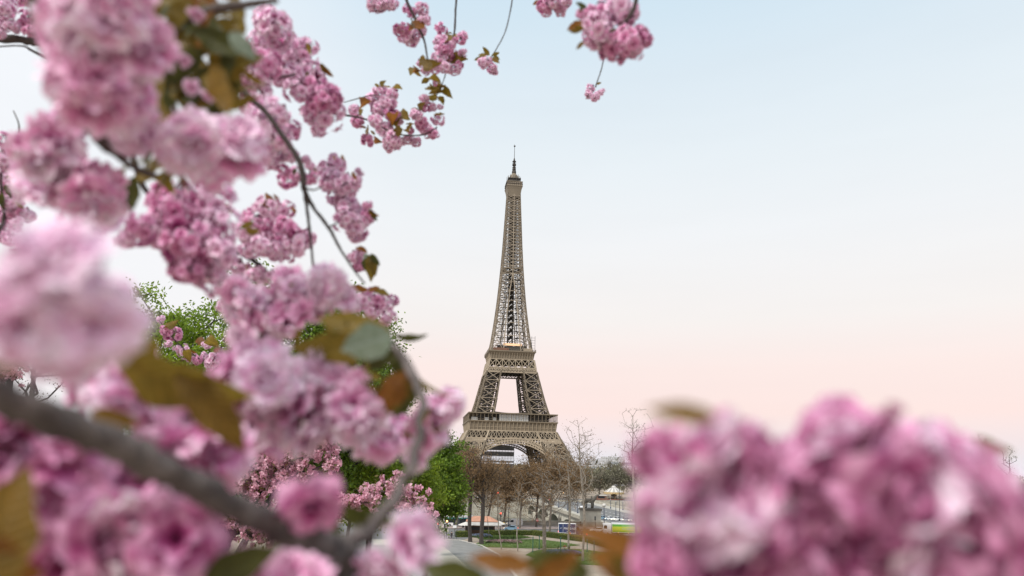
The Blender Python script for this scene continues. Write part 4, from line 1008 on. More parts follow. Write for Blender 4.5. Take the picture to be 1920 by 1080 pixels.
lamp('blue pole street lamp with a white globe in front of the pedestal', 1133, 996, 941, 'globe', M['metal_blue'])
lamp('tall dark street lamp with two flat heads beside the carousel', 1162, 978, 905, 'double', M['metal_dark'])
for px, by, ty, l, k in ((1047.5, 953, 930, 'blue lamp post farthest along the left side of the bridge', 'l'), (1064, 959, 926, 'blue lamp post second along the left side of the bridge', 'l'), (1083, 964, 934, 'short blue lamp post on the near left side of the bridge', 'l'), (1145, 955, 932, 'thin lamp post behind the globe lamp on the right pavement', 'l'), (1155, 976, 936, 'dark signal post left of the tall double lamp', 'l'), (1168, 958, 936, 'thin post right of the tall double lamp', 'l')): lamp(l, px, by, ty, k, M['metal_blue'])
lamp('dark lamp post between the kiosk and the white van', 953, 994, 950, 'l', M['metal_dark']); lamp('slim lamp post behind the bus', 868, 990, 945, 'l', M['metal_dark'])
lamp('lit amber street light right under the tower foot', 1056, 935, 921, M['amber_lamp'], M['metal_dark']); lamp('lit warm street light left of the amber one', 1050, 937, 922, M['warm_lamp'], M['metal_dark']); lamp('lit amber street light high among the brown twigs', 1017, 935, 906, M['amber_lamp'], M['metal_dark'])
def signal(lab, px, by, ty, lampm=None):
    g0 = G(px, by); h = at(px, ty, g0.y).z; t = thing('traffic_light', lab, 'traffic light', g0); b = MB(); b.lathe([(.16, 0), (.1, .3), (.08, h)], 8); b.build('pole', M['metal_dark'], t)
    b = MB(); b.box(-.2, .2, -.16, .16, h-1.1, h+.1); b.build('signal_head', M['metal_dark'], t)
    if lampm is not None: b = MB(); b.lathe([(.02, -.03), (.16, 0), (.17, .05), (.02, .08)], 10); o = b.build('lamp_lens', lampm, t); o.location = (0, -.2, h-.15); o.rotation_euler = (math.pi/2, 0, 0); o.scale = (1.5, 1.5, 1)
for a in (('traffic light showing red left of the kiosk parasol', 821, 1004, 984, M['red_lamp']), ('traffic light glowing orange in front of the bus', 837, 1008, 979, M['amber_lamp']), ('traffic light showing red above the thin young trees', 938, 996, 962, M['red_lamp']), ('unlit traffic light standing against the stone pedestal', 1116, 992, 965, None),
          ('traffic light showing red beside the orange leaf', 1100, 1010, 997, M['red_lamp']), ('unlit traffic light with dark head beside the person', 833, 1011, 986, None), ('far traffic light showing red among brown twigs', 932, 990, 924, M['red_lamp'])): signal(*a)
def signpost(lab, px, by, ty, m, r, kind):
    g0 = G(px, by); h = at(px, ty, g0.y).z; t = thing('road_sign', lab, 'sign', g0); b = MB(); b.beam((0, 0, 0), (0, 0, h), .1, n=8); b.build('pole', M['metal_dark'], t)
    if kind == 'disc':
        b = MB(); b.lathe([(r, -.03), (r, .03)], 20); o = b.build('sign_face', m, t); o.location = (0, -.1, h); o.rotation_euler = (math.pi/2, 0, 0)
        b = MB(); b.box(-r*.7, r*.7, -.15, -.131, h-r*.2, h+r*.2); b.build('white_bar', M['sign_white'], t)
    else: b = MB(); b.box(-r, r, -.12, -.06, h-r*.7, h+r*.7); b.build('sign_face', m, t)
signpost('round red no entry sign with white bar by the quay barrier', 1007, 990, 974, M['red_lamp'] if False else mat('sign_red', (.65, .04, .04), .5), .42, 'disc')
signpost('small yellow rectangular sign left of the white van', 943, 996, 982, mat('sign_yellow', (.75, .5, .03), .5), .42, 'rect')
signpost('white notice panel on a post left of the kiosk', 852, 1004, 990, M['sign_white'], .5, 'rect')
# low wall, kerb rail, concrete post, red bicycle, person, bench
t = thing('low_wall', 'low beige wall with a raised slanting end left of the bus', 'wall', G(808, 997)); b = MB(); b.prism([(-6, 0), (-6, 2.0), (2, 2.0), (5.0, 0.6), (5.0, 0)], -.3, .3); b.build('wall_body', M['stone_pale'], t)
t = thing('guard_rail', 'thin dark guard rail along the kerb behind the path', 'rail', G(826, 1011)); b = MB()
b.beam((-.5, 0, 1.0), (4.2, 0, 1.0), .09)
for i in range(4): b.beam((-.4+i*1.5, 0, 0), (-.4+i*1.5, 0, 1), .08)
b.build('rail', M['metal_dark'], t)
t = thing('stone_bollard', 'short pale stone post at the kerb left of the guard rail', 'bollard', G(818.5, 1012.5)); b = MB(); b.lathe([(.24, 0), (.22, .8), (.1, .95)], 10); b.build('post', M['stone'], t)
t = thing('bicycle', 'red hire bicycle leaning at the kerb beside the small young tree', 'bicycle', G(795, 1011.5)); 
for x in (-.55, .55):
    b = MB(); pts = [(x+.34*math.cos(a), 0, .34+.34*math.sin(a)) for a in [6.283*i/16 for i in range(17)]]; b.tube(pts, .035, 6); b.build('wheel', M['rubber'], t)
b = MB()
for p0, p1 in (((-.55, 0, .34), (-.15, 0, .9)), ((-.15, 0, .9), (.4, 0, .85)), ((.4, 0, .85), (0, 0, .34)), ((0, 0, .34), (-.15, 0, .9)), ((.4, 0, 1.05), (.55, 0, .34)), ((-.55, 0, .34), (0, 0, .34))): b.beam(p0, p1, .09, n=6)
b.box(-.7, -.3, -.12, .12, .72, .95); b.build('frame', mat('bike_red', (.7, .07, .04), .4), t)
b = MB(); b.beam((.4, -.25, 1.08), (.4, .25, 1.08), .04, n=6); b.build('handlebar', M['metal_dark'], t); b = MB(); b.box(-.27, -.05, -.07, .07, .93, .98); b.build('saddle', M['rubber'], t)
def person(lab, pos, rz, shirt, trousers, sc=1.0):
    'standing/walking figure: one skinned body with clothing shells'
    t = thing('person', lab, 'person', pos, rz)
    J = {'pel': (0, 0, .95), 'ch': (0, .02, 1.25), 'sh': (0, 0, 1.45), 'nk': (0, 0, 1.53), 'hd': (0, -.02, 1.64), 'ht': (0, -.01, 1.76),
         'hl': (-.10, 0, .90), 'kl': (-.12, -.12, .50), 'al': (-.12, .0, .08), 'tl': (-.12, -.16, .04), 'hr': (.10, 0, .90), 'kr': (.12, .06, .50), 'ar': (.12, .22, .10), 'tr': (.12, .08, .03),
         'sl': (-.19, 0, 1.42), 'el': (-.25, .08, 1.14), 'wl': (-.25, -.05, .90), 'fl': (-.25, -.09, .80), 'sr': (.19, 0, 1.42), 'er': (.25, -.02, 1.14), 'wr': (.24, -.16, .92), 'fr': (.24, -.21, .83)}
    rad = {'pel': .15, 'ch': .15, 'sh': .13, 'nk': .06, 'hd': .105, 'ht': .07, 'hl': .10, 'kl': .065, 'al': .045, 'tl': .04, 'hr': .10, 'kr': .065, 'ar': .045, 'tr': .04, 'sl': .07, 'el': .048, 'wl': .035, 'fl': .03, 'sr': .07, 'er': .048, 'wr': .035, 'fr': .03}
    E = [('pel', 'ch'), ('ch', 'sh'), ('sh', 'nk'), ('nk', 'hd'), ('hd', 'ht'), ('pel', 'hl'), ('hl', 'kl'), ('kl', 'al'), ('al', 'tl'), ('pel', 'hr'), ('hr', 'kr'), ('kr', 'ar'), ('ar', 'tr'), ('sh', 'sl'), ('sl', 'el'), ('el', 'wl'), ('wl', 'fl'), ('sh', 'sr'), ('sr', 'er'), ('er', 'wr'), ('wr', 'fr')]
    def skin(name, keys, grow, m):
        ks = [k for k in J if k in keys]; me = bpy.data.meshes.new(name); me.from_pydata([J[k] for k in ks], [(ks.index(a), ks.index(b)) for a, b in E if a in ks and b in ks], [])
        me.materials.append(m); o = bpy.data.objects.new(name, me); COL.objects.link(o); o.parent = t; md = o.modifiers.new('skin', 'SKIN'); sv = me.skin_vertices[0].data
        for i, k in enumerate(ks): sv[i].radius = (rad[k]*grow, rad[k]*grow*.85)
        sv[0].use_root = True; o.modifiers.new('sub', 'SUBSURF').levels = 1; return o
    skin('body', list(J), 1.0, M.setdefault('skin', mat('skin', (.45, .27, .2), .6)))
    skin('coat', ['pel', 'ch', 'sh', 'sl', 'el', 'wl', 'sr', 'er', 'wr', 'hl', 'hr'], 1.2, shirt); skin('trousers', ['hl', 'kl', 'al', 'pel', 'hr', 'kr', 'ar'], 1.15, trousers)
    b = MB(); b.lathe([(.06, 1.60), (.118, 1.64), (.125, 1.71), (.09, 1.78), (.02, 1.80)], 12, (0, .015, 0)); b.build('hair', M['rubber'], t, True); t.scale = (sc,)*3; return t
M['cloth_dark'] = mat('cloth_dark', (.02, .022, .03), .9); M['cloth_orange'] = mat('cloth_orange', (.7, .13, .03), .8)
person('person in dark clothes walking at the kerb left of the small hedge', G(846.5, 1010), R(30), M['cloth_dark'], M['cloth_dark'], 1.0)
person('person in orange jacket beside the blue truck behind the hedge', G(1068, 1009), R(0), M['cloth_orange'], M['cloth_dark'], 1.0)
t = thing('park_bench', 'dark slatted bench standing on a low stone block at the lower left of the path', 'bench', G(784, 1048), R(20)); b = MB()
b.box(-1.6, 1.6, -.5, .6, 0, 1.3); b.build('stone_block', M['stone'], t)
b = MB(); 
for i in range(4): b.box(-1.5, 1.5, -.45+i*.16, -.34+i*.16, 1.72, 1.78)
b.build('seat', M['metal_dark'], t); b = MB()
for i in range(4): b.box(-1.5, 1.5, .25+i*.03, .29+i*.03, 1.85+i*.15, 1.95+i*.15)
b.build('backrest', M['metal_dark'], t)
for x in (-1.3, 1.3): b = MB(); b.beam((x, -.4, 1.3), (x, -.4, 1.8), .08); b.beam((x, .25, 1.3), (x, .38, 2.4), .08); b.build('leg', M['metal_dark'], t)
# road works / wall at the foot of the pedestal and low kiosks by the carousel
t = thing('ticket_booth', 'small brown booth with pale roof left of the carousel', 'booth', G(1127, 938)); b = MB(); b.box(-3, 3, -1.5, 1.5, 0, 2.6); b.build('wall', mat('booth_brown', (.20, .10, .07), .8, .3, 1), t); b = MB(); b.box(-3.3, 3.3, -1.8, 1.8, 2.6, 2.9); b.build('roof', M['canvas'], t); b = MB(); b.box(-2, 2, -1.53, -1.5, 1.2, 2.2); b.build('hatch', M['glass_dark'], t)
t = thing('market_tent', 'white tent beyond the bridge end under the tower foot', 'tent', G(1030, 927)); b = MB(); b.box(-4, 4, -3, 3, 0, 2.4); b.build('wall', M['canvas'], t)
b = MB(); q = [(-4.2, -3.2), (4.2, -3.2), (4.2, 3.2), (-4.2, 3.2)]
for i in range(4): j = (i+1) % 4; b.quad((*q[i], 2.4), (*q[j], 2.4), (0, 0, 4.6))
b.build('roof', M['canvas'], t)
# ================================================================== near cherry blossom: shared flower, cluster and leaf shapes
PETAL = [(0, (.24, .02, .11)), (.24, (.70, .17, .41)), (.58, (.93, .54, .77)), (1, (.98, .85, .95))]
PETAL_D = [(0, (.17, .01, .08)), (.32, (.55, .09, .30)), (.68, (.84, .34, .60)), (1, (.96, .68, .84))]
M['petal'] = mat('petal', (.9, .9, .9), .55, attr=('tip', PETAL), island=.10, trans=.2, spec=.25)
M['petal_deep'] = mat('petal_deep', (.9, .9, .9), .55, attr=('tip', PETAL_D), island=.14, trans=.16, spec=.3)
PETAL_R_SHADE = [(0, (.09, .006, .04)), (.3, (.28, .025, .13)), (.6, (.55, .13, .33)), (.86, (.82, .44, .64)), (1, (.55, .16, .34))]  # deep rose, darkened in colour for blossoms turned from the light
M['petal_rose_shade'] = mat('petal_rose_shade', (.9, .9, .9), .5, attr=('tip', PETAL_R_SHADE), island=.22, trans=.16, spec=.3)
M['stalk'] = mat('stalk', (.22, .20, .05), .5, .2, 60)
M['calyx'] = mat('calyx', (.16, .035, .03), .6, .2, 60)
M['twig'] = mat('twig', (.055, .042, .038), .85, .3, 90, .4)
M['branch_bark'] = mat('branch_bark', (.15, .125, .115), .7, 0, 70, .9, col2=(.05, .038, .034), detail=10)
M['branch_bark_dark'] = mat('branch_bark_dark', (.10, .08, .07), .8, .35, 45, .5, detail=8)
def leafmat(name, c, c2):
    m = mat(name, c, .42, 0, 7, 0, col2=c2, trans=.5, spec=.45); n = m.node_tree.nodes; l = m.node_tree.links; b = n['Principled BSDF']
    src = b.inputs['Base Color'].links[0].from_socket; tcn = [k for k in n if k.type == 'TEX_COORD'][0]
    sp = n.new('ShaderNodeSeparateXYZ'); l.new(tcn.outputs['Object'], sp.inputs[0])
    def mth(op, a, bb=None, v=None):
        k = n.new('ShaderNodeMath'); k.operation = op; l.new(a, k.inputs[0])
        if bb is not None: l.new(bb, k.inputs[1])
        elif v is not None: k.inputs[1].default_value = v
        return k.outputs[0]
    ay = mth('ABSOLUTE', sp.outputs['Y']); q = mth('SUBTRACT', sp.outputs['X'], mth('MULTIPLY', ay, v=.9))
    sn = mth('POWER', mth('ABSOLUTE', mth('SINE', mth('MULTIPLY', q, v=38))), v=14.)
    mid = mth('LESS_THAN', ay, v=.009); vein = n.new('ShaderNodeMath'); vein.operation = 'MAXIMUM'; vein.use_clamp = True; l.new(sn, vein.inputs[0]); l.new(mid, vein.inputs[1])
    mx = n.new('ShaderNodeMixRGB'); l.new(mth('MULTIPLY', vein.outputs[0], v=.5), mx.inputs[0]); l.new(src, mx.inputs[1]); mx.inputs[2].default_value = (c[0]*1.5, c[1]*1.5, c[2]*2, 1)
    for t in [k for k in list(src.links)]:
        if t.to_node != mx: l.new(mx.outputs[0], t.to_socket)
    bp = n.new('ShaderNodeBump'); bp.inputs['Strength'].default_value = .4; bp.inputs['Distance'].default_value = .01; bp.invert = True; l.new(vein.outputs[0], bp.inputs['Height']); l.new(bp.outputs[0], b.inputs['Normal'])
    return m
M['leaf_a'] = leafmat('leaf_bronze_green', (.24, .165, .02), (.16, .115, .014))
M['leaf_b'] = leafmat('leaf_orange_brown', (.29, .12, .018), (.20, .08, .012))
M['leaf_c'] = leafmat('leaf_grey_green', (.26, .32, .22), (.19, .25, .15))
M['leaf_d'] = leafmat('leaf_dark_green', (.085, .09, .015), (.055, .06, .012))
M['leaf_e'] = leafmat('leaf_yellow_brown', (.24, .145, .02), (.16, .10, .014))

def petal_grid(rs, L, W, open_, az, z0, nu, nv, ruff, cup):
    'open_: angle from the flower axis (z); returns verts, faces, tip'
    vs_ = []; tips = []
    ph = rs.uniform(0, 6.28, 3)
    for i in range(nv+1):
        t = i/nv
        w = W*(math.sin(min(1, t*1.12)*math.pi*.62+.12))*(1 if t < .85 else 1-.35*(t-.85)/.15)
        ang = open_*(.55+.55*t)+cup*t*t
        r = L*t*math.sin(ang)+.04; z = z0+L*t*math.cos(ang)
        for j in range(nu+1):
            s = (j/nu-.5)*2
            notch = -.10*L*(1-abs(s))**2*(t**6)
            rr = r+notch+ruff*L*.09*math.sin(ph[0]+s*4+t*5)*t; zz = z+ruff*L*.13*math.sin(ph[1]+s*5.5)*t*t+.16*W*s*s*(.3+t*.3)
            x = rr; y = s*w*.5
            y += ruff*L*.05*math.sin(ph[2]+t*6+s*3)*t
            ca, sa = math.cos(az), math.sin(az)
            vs_.append((x*ca-y*sa, x*sa+y*ca, zz)); tips.append(min(1, t*.92+.12*abs(s)*t))
    fs = [(i*(nu+1)+j, i*(nu+1)+j+1, (i+1)*(nu+1)+j+1, (i+1)*(nu+1)+j) for i in range(nv) for j in range(nu)]
    return vs_, fs, tips
def flower_data(rs, nu, nv, whorls):
    V = []; F = []; T = []
    for (n, L, W, op, z0, ruff, cup) in whorls:
        a0 = rs.uniform(0, 6.28)
        for k in range(n):
            v, f, t = petal_grid(rs, L*rs.uniform(.85, 1.1), W*rs.uniform(.85, 1.15), op+rs.uniform(-.16, .16), a0+6.283*k/n+rs.uniform(-.2, .2), z0, nu, nv, ruff, cup+rs.uniform(-.25, .25))
            b = len(V); V += v; F += [tuple(b+i for i in q) for q in f]; T += t
    return np.array(V), np.array(F), np.array(T)
def with_tip(me, T):
    a = me.attributes.new('tip', 'FLOAT', 'POINT'); a.data.foreach_set('value', np.asarray(T, 'f')); return me
# open double flower, radius about 1
BLOSSOMS = []
for i in range(6):
    rs = np.random.RandomState(100+i)
    op = [1.35, 1.2, 1.45, 1.1, 1.3, 1.4][i]
    wh = [(6, 1.02, .85, op, 0, 1.0, .12), (7, .92, .78, op-.22, .02, 1.2, .0), (7, .78, .66, op-.5, .05, 1.3, -.1), (6, .6, .5, op-.8, .08, 1.4, -.2), (4, .38, .3, op-1.0, .1, 1.2, -.2)]
    V_, F_, T_ = flower_data(rs, 5, 6, wh)
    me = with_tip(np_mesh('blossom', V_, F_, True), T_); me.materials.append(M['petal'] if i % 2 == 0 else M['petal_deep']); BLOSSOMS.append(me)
# side-on cupped flower with calyx, few petals (the single open ones)
rs = np.random.RandomState(140)
V_, F_, T_ = flower_data(rs, 6, 7, [(5, 1.1, .95, 1.15, 0, .7, .2), (5, 1.0, .9, .9, .02, .8, .1), (5, .8, .6, .6, .03, .9, -.1)])
me = with_tip(np_mesh('blossom', V_, F_, True), T_); me.materials.append(M['petal']); CUP = me
NEAR = []
for i in range(6):
    rs = np.random.RandomState(160+i); op = [1.3, 1.05, 1.45, .9, 1.2, 1.35][i]
    V_, F_, T_ = flower_data(rs, 6, 7, [(5, 1.12, 1.25, op, 0, .9, .2), (5, .95, 1.1, op-.35, .02, 1.0, .05), (4, .7, .8, op-.7, .05, 1.2, -.1)])
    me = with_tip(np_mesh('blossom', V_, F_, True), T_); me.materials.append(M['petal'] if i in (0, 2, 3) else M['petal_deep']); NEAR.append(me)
BROAD = []
for i in range(5):
    rs = np.random.RandomState(180+i); op = [1.25, 1.0, 1.4, .8, 1.15][i]
    V_, F_, T_ = flower_data(rs, 8, 8, [(5, 1.12, 1.35, op, 0, .55, .25), (5, .95, 1.2, op-.4, .02, .6, .1), (3, .65, .9, op-.75, .05, .8, -.1)])
    me = with_tip(np_mesh('blossom', V_, F_, True), T_); me.materials.append(M['petal_rose_shade']); BROAD.append(me)
ROSE_SHADE = []
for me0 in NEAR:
    me = me0.copy(); me.materials.clear(); me.materials.append(M['petal_rose_shade']); me.name = 'blossom'; ROSE_SHADE.append(me)
# pom-pom cluster: many flowers round a hanging knot, radius about 1
CLUSTERS = []
for i in range(6):
    rs = np.random.RandomState(200+i); V = []; F = []; T = []; k0 = 0
    n = (17, 11, 14, 9, 16, 12)[i]; an = rs.uniform(.7, 1.35, 3)
    for k in range(n):
        z = 1-2*(k+.5)/n; z = z*.85-.12; ph = k*2.39996+rs.uniform(-.2, .2); r = math.sqrt(max(0, 1-z*z)); d = Vector((r*math.cos(ph), r*math.sin(ph), z)).normalized()
        v, f, t = flower_data(rs, 3, 3, [(6, 1.0, .85, 1.3, 0, 1.2, .1), (6, .8, .7, .95, .03, 1.3, 0), (5, .5, .5, .55, .06, 1.3, -.1)])
        q = d.to_track_quat('Z', 'Y').to_matrix(); Rm = np.array(q)
        s = .42*rs.uniform(.7, 1.3)
        V.append((v*s)@Rm.T+np.array(d)*.60*rs.uniform(.6, 1.3)*an); F.append(f+k0); T.append(t); k0 += len(v)
        c_ = np.array(d)*.5*an; top_ = np.array([0, 0, .95]); e_ = np.cross(c_-top_, [0.3, 1, .2]); e_ = e_/np.linalg.norm(e_)*.025; f_ = np.cross(c_-top_, e_); f_ = f_/np.linalg.norm(f_)*.025
        V.append(np.array([top_-e_, top_+e_, c_+e_, c_-e_, top_-f_, top_+f_, c_+f_, c_-f_])); F.append(np.array([[0, 1, 2, 3], [4, 5, 6, 7]])+k0); T.append(np.full(8, .02)); k0 += 8
    me = with_tip(np_mesh('blossom_cluster', np.concatenate(V), np.concatenate(F), True), np.concatenate(T)); me.materials.append(M['petal'] if i % 3 else M['petal_deep']); CLUSTERS.append(me)
# leaf shapes: length 1 along +x, pointed, folded along the midrib, several bends
def leaf_mesh(seed, bend, fold, wid, mt):
    rs = np.random.RandomState(seed); nv, nu = 12, 6; V = []; ph = rs.uniform(0, 6)
    for i in range(nv+1):
        t = i/nv
        w = wid*(math.sin(math.pi*min(1, t**.85))**.8)*(1-.15*t) if 0 < t < 1 else .004
        if t > .82: w *= 1-.35*(t-.82)/.18
        a = bend*t
        x = (math.sin(a)/bend if abs(bend) > 1e-3 else t); z = -(1-math.cos(a))/bend if abs(bend) > 1e-3 else 0
        for j in range(nu+1):
            s = (j/nu-.5)*2; e = .012*math.sin(t*60+ph)*abs(s)**3
            V.append((x, s*w*.5*(1-fold*.15)+e, z+abs(s)*w*.5*fold+.02*math.sin(t*14+ph+s*2)*abs(s)))
    F = [(i*(nu+1)+j, i*(nu+1)+j+1, (i+1)*(nu+1)+j+1, (i+1)*(nu+1)+j) for i in range(nv) for j in range(nu)]
    me = np_mesh('leaf', np.array(V), np.array(F), True); me.materials.append(mt); return me
LEAVES = {}
for key in 'abcde':
    LEAVES[key] = [leaf_mesh(300+ord(key)*5+i, b, f, .42, M['leaf_'+key]) for i, (b, f) in enumerate(((.5, .25), (1.0, .4), (-.5, .3)))]

FR = .0235      # real radius of one flower, metres
BK = -FWD
def cam_dir(a, b, c): return (RX*a+UP*b+BK*c).normalized()
def orient(d, spin): return d.to_track_quat('Z', 'Y') @ Quaternion((0, 0, 1), spin)
def branch(name, label, base, group=None):
    return thing(name, label, 'branch', base, 0, group)
def wood(t, chains, m, n=12, name='wood', kn=False):
    'chains: lists of (px, py, d, width px)'
    loc = Vector(t.location)
    for ch in chains:
        pts = [P(a, b, d)-loc for a, b, d, w in ch]; rad = [w/2/FPX*d for a, b, d, w in ch]
        # catmull-rom smoothing with slight knots
        sp = []; sr = []
        for i in range(len(pts)-1):
            p0, p1, p2, p3 = pts[max(0, i-1)], pts[i], pts[i+1], pts[min(len(pts)-1, i+2)]
            for s in range(6):
                u = s/6; sp.append(.5*((2*p1)+(p2-p0)*u+(2*p0-5*p1+4*p2-p3)*u*u+(3*p1-p0-3*p2+p3)*u**3)); sr.append((rad[i]*(1-u)+rad[i+1]*u)*rnd.uniform(.90, 1.12)*(rnd.uniform(1.0, 1.22) if s == 0 and i % 2 and kn else 1)); sp[-1] = sp[-1]+Vector((rnd.gauss(0, .1), rnd.gauss(0, .1), rnd.gauss(0, .1)))*rad[i]
        sp.append(pts[-1]); sr.append(rad[-1])
        b = MB(); b.tube(sp, sr, n); b.build(name, m, t, True)
def clump(t, px, py, Rp, n, r, core_up=1.0, d=None, deep=None, spread=.35, stalks=True, face=.9, set_=None, big=1.12):
    'n single flowers of radius r px filling a disc of Rp px; each a sub-part of its clump of stalks'
    r *= big; n = max(1, round(n/big**1.4)); Rp = max(r*.25, Rp-.9*r); loc = Vector(t.location); d0 = d or FPX*FR/r
    core = P(px, py-Rp*.5*core_up, d0+Rp*d0/FPX*.5)
    b = MB(); heads = []
    for k in range(n):
        q = math.sqrt((k+.5)/n); a = k*2.39996+rnd.uniform(-.4, .4)
        x, y = q*math.cos(a), q*math.sin(a)
        dd = d0*(1+spread*(Rp/FPX)*(q*q*1.6)*2+rnd.uniform(-.02, .05))
        p = P(px+x*Rp, py+y*Rp, dd)
        dr = cam_dir(x*1.1+rnd.gauss(0, .5), -y*.9+rnd.gauss(0, .5), face*(1.15-q*.7)+rnd.uniform(-.2, .2))
        heads.append((p, dr, dd))
        if stalks: b.tube([core-loc, core.lerp(p, .5)-loc+UP*.004*rnd.random(), p-dr*FR*.25-loc], [.0012, .001, .0016], 5)
    if not stalks: b.tube([core-loc, core-loc+BK*.004], .0016, 5)
    c = b.build('flower_stalks', M['stalk'], t)
    for p, dr, dd in heads:
        me = rnd.choice(set_ or BLOSSOMS)
        o = bpy.data.objects.new('blossom', me); COL.objects.link(o); o.parent = c
        s = r*d0/FPX*rnd.uniform(.9, 1.12)
        o.location = p-loc; o.rotation_mode = 'QUATERNION'; o.rotation_quaternion = orient(dr, rnd.uniform(0, 6.28)); o.scale = (s, s, s*rnd.uniform(.85, 1.1))
    return c
def flower(t, px, py, r, dr, me=None, d=None, sc=(1, 1, 1)):
    loc = Vector(t.location); d = d or FPX*FR/r; o = bpy.data.objects.new('blossom', me or BLOSSOMS[0]); COL.objects.link(o); o.parent = t
    s = r*d/FPX; o.location = P(px, py, d)-loc; o.rotation_mode = 'QUATERNION'; o.rotation_quaternion = orient(cam_dir(*dr), rnd.uniform(0, 6.28)); o.scale = (s*sc[0], s*sc[1], s*sc[2]); return o
def pom(t, px, py, r, d=None, dj=.06):
    'pom-pom cluster of radius r px'
    loc = Vector(t.location); d = (d or FPX*.052/r)*rnd.uniform(1-dj, 1+dj)
    o = bpy.data.objects.new('blossom_cluster', rnd.choice(CLUSTERS)); COL.objects.link(o); o.parent = t
    s = r*d/FPX; o.location = P(px, py, d)-loc; o.rotation_euler = (rnd.gauss(0, .35), rnd.gauss(0, .35), rnd.uniform(0, 6.28)); o.scale = (s*rnd.uniform(.9, 1.15), s*rnd.uniform(.9, 1.15), s*rnd.uniform(.85, 1.1)); return o
def leaf(t, x0, y0, x1, y1, kind, d, wid=1.0, var=None, roll=0.0, d1=None):
    'leaf from pixel (x0,y0) to its tip (x1,y1)'
    loc = Vector(t.location); a = P(x0, y0, d); b = P(x1, y1, d1 or d); L = (b-a).length
    X = (b-a).normalized(); Z = BK - X*BK.dot(X); Z.normalize(); Z = Quaternion(X, roll) @ Z; Y = Z.cross(X)
    m = LEAVES[kind][rnd.randrange(3) if var is None else var]
    o = bpy.data.objects.new('leaf', m); COL.objects.link(o); o.parent = t
    Mx = Matrix((X, Y, Z)).transposed().to_4x4(); o.matrix_local = Matrix.Translation(a-loc) @ Mx @ Matrix.Diagonal((L, L*wid, L, 1)); return o
def rleaves(t, px, py, Rp, n, kinds, L, d, tw=.8):
    for k in range(n):
        a = rnd.uniform(0, 6.28); x, y = px+math.cos(a)*Rp*.5*rnd.random(), py+math.sin(a)*Rp*.5*rnd.random()
        l = L*rnd.uniform(.7, 1.2); leaf(t, x, y, x+l*math.cos(a), y+l*math.sin(a), rnd.choice(kinds), d*rnd.uniform(.95, 1.05), rnd.uniform(.8, 1.1), roll=rnd.gauss(0, tw), d1=d+rnd.gauss(0, .4)*l*d/FPX)
# ================================================================== the boughs around the lens
# 1 -- thick grey branch crossing the lower left
b1 = branch('cherry_branch', 'thick grey cherry branch crossing the lower left with a bent side shoot', P(0, 740, .36))
wood(b1, [[(-90, 690, 0.264, 67), (0, 742, 0.276, 65), (60, 768, 0.288, 61), (130, 798, 0.303, 63), (195, 824, 0.317, 56), (260, 856, 0.331, 59), (325, 890, 0.346, 52), (390, 922, 0.361, 55), (455, 958, 0.379, 52), (520, 988, 0.397, 56), (575, 1012, 0.409, 59), (620, 1035, 0.420, 76), (700, 1080, 0.430, 63), (790, 1150, 0.440, 52)]], M['branch_bark'], 18, kn=True)
wood(b1, [[(620, 1035, .42, 45), (662, 1012, .43, 34), (690, 998, .44, 29), (712, 965, .45, 22), (742, 938, .46, 23), (752, 905, .475, 18), (772, 880, .48, 22), (776, 845, .50, 17), (789, 820, .51, 20), (786, 785, .52, 15), (794, 755, .535, 17), (782, 722, .55, 15), (772, 700, .56, 21), (758, 676, .57, 15), (748, 660, .575, 15), (735, 642, .585, 9), (728, 628, .59, 6)]], M['branch_bark'], 14, 'side_shoot', kn=True)
wood(b1, [[(640, 1040, .42, 52), (650, 1075, .42, 60), (660, 1120, .42, 52)]], M['branch_bark_dark'], 12, 'spur')
# flowers under and over it
for a in ((110, 900, 125, 6, 76), (250, 965, 115, 6, 74), (325, 1015, 72, 3, 70), (110, 1040, 130, 6, 80), (270, 1060, 115, 5, 76), (20, 860, 90, 4, 76), (180, 1000, 90, 3, 74)):
    clump(b1, *a, stalks=False, face=.6, d=.37, set_=ROSE_SHADE+ROSE_SHADE+NEAR[:3], spread=.6)
for a in ((240, 735, 78, 5, 56), (345, 775, 66, 4, 54), (420, 862, 52, 3, 46), (325, 850, 70, 4, 56), (390, 830, 55, 3, 50), (190, 710, 50, 2, 52)):
    clump(b1, *a, d=.47, set_=NEAR)
for a in ((478, 715, 92, 7, 50), (560, 785, 80, 6, 48), (645, 765, 86, 6, 48), (600, 715, 55, 3, 46), (700, 815, 56, 3, 42), (505, 812, 56, 3, 42), (742, 812, 38, 2, 36), (455, 775, 50, 2, 46)):
    clump(b1, *a, set_=NEAR+BLOSSOMS[:2])
for a in ((805, 800, 42, 3, 36), (830, 765, 36, 3, 32), (775, 840, 28, 1, 34)): clump(b1, *a, d=.62, set_=NEAR)
flower(b1, 583, 945, 58, (.35, -.45, .75), BROAD[2], .40)
flower(b1, 752, 1010, 62, (.6, .1, .5), NEAR[3], .42, (1, 1, 1.3)); flower(b1, 725, 1055, 52, (-.1, -.5, .8), BLOSSOMS[0], .42); flower(b1, 700, 1075, 50, (-.4, .1, .8), BLOSSOMS[3], .42)
for x, y, r in ((470, 1075, 54), (540, 1085, 58), (585, 1095, 46), (430, 1100, 50)): flower(b1, x, y, r, (rnd.gauss(0, .3), .5, .7), rnd.choice(BLOSSOMS), .38)
leaf(b1, 215, 655, 452, 820, 'a', .40, 1.0, 1, .3); leaf(b1, 300, 640, 225, 700, 'a', .41, 1.3, 0); leaf(b1, 335, 678, 462, 858, 'e', .405, .9, 0, -.3)
leaf(b1, -60, 670, 120, 640, 'a', .32, 1.3, 0, .4); leaf(b1, -40, 600, 60, 650, 'b', .31, 1.4, 0, .4); leaf(b1, -30, 1120, 20, 880, 'e', .30, 1.5, 0, .2); leaf(b1, -80, 1000, 60, 1110, 'b', .3, 1.4, 0)
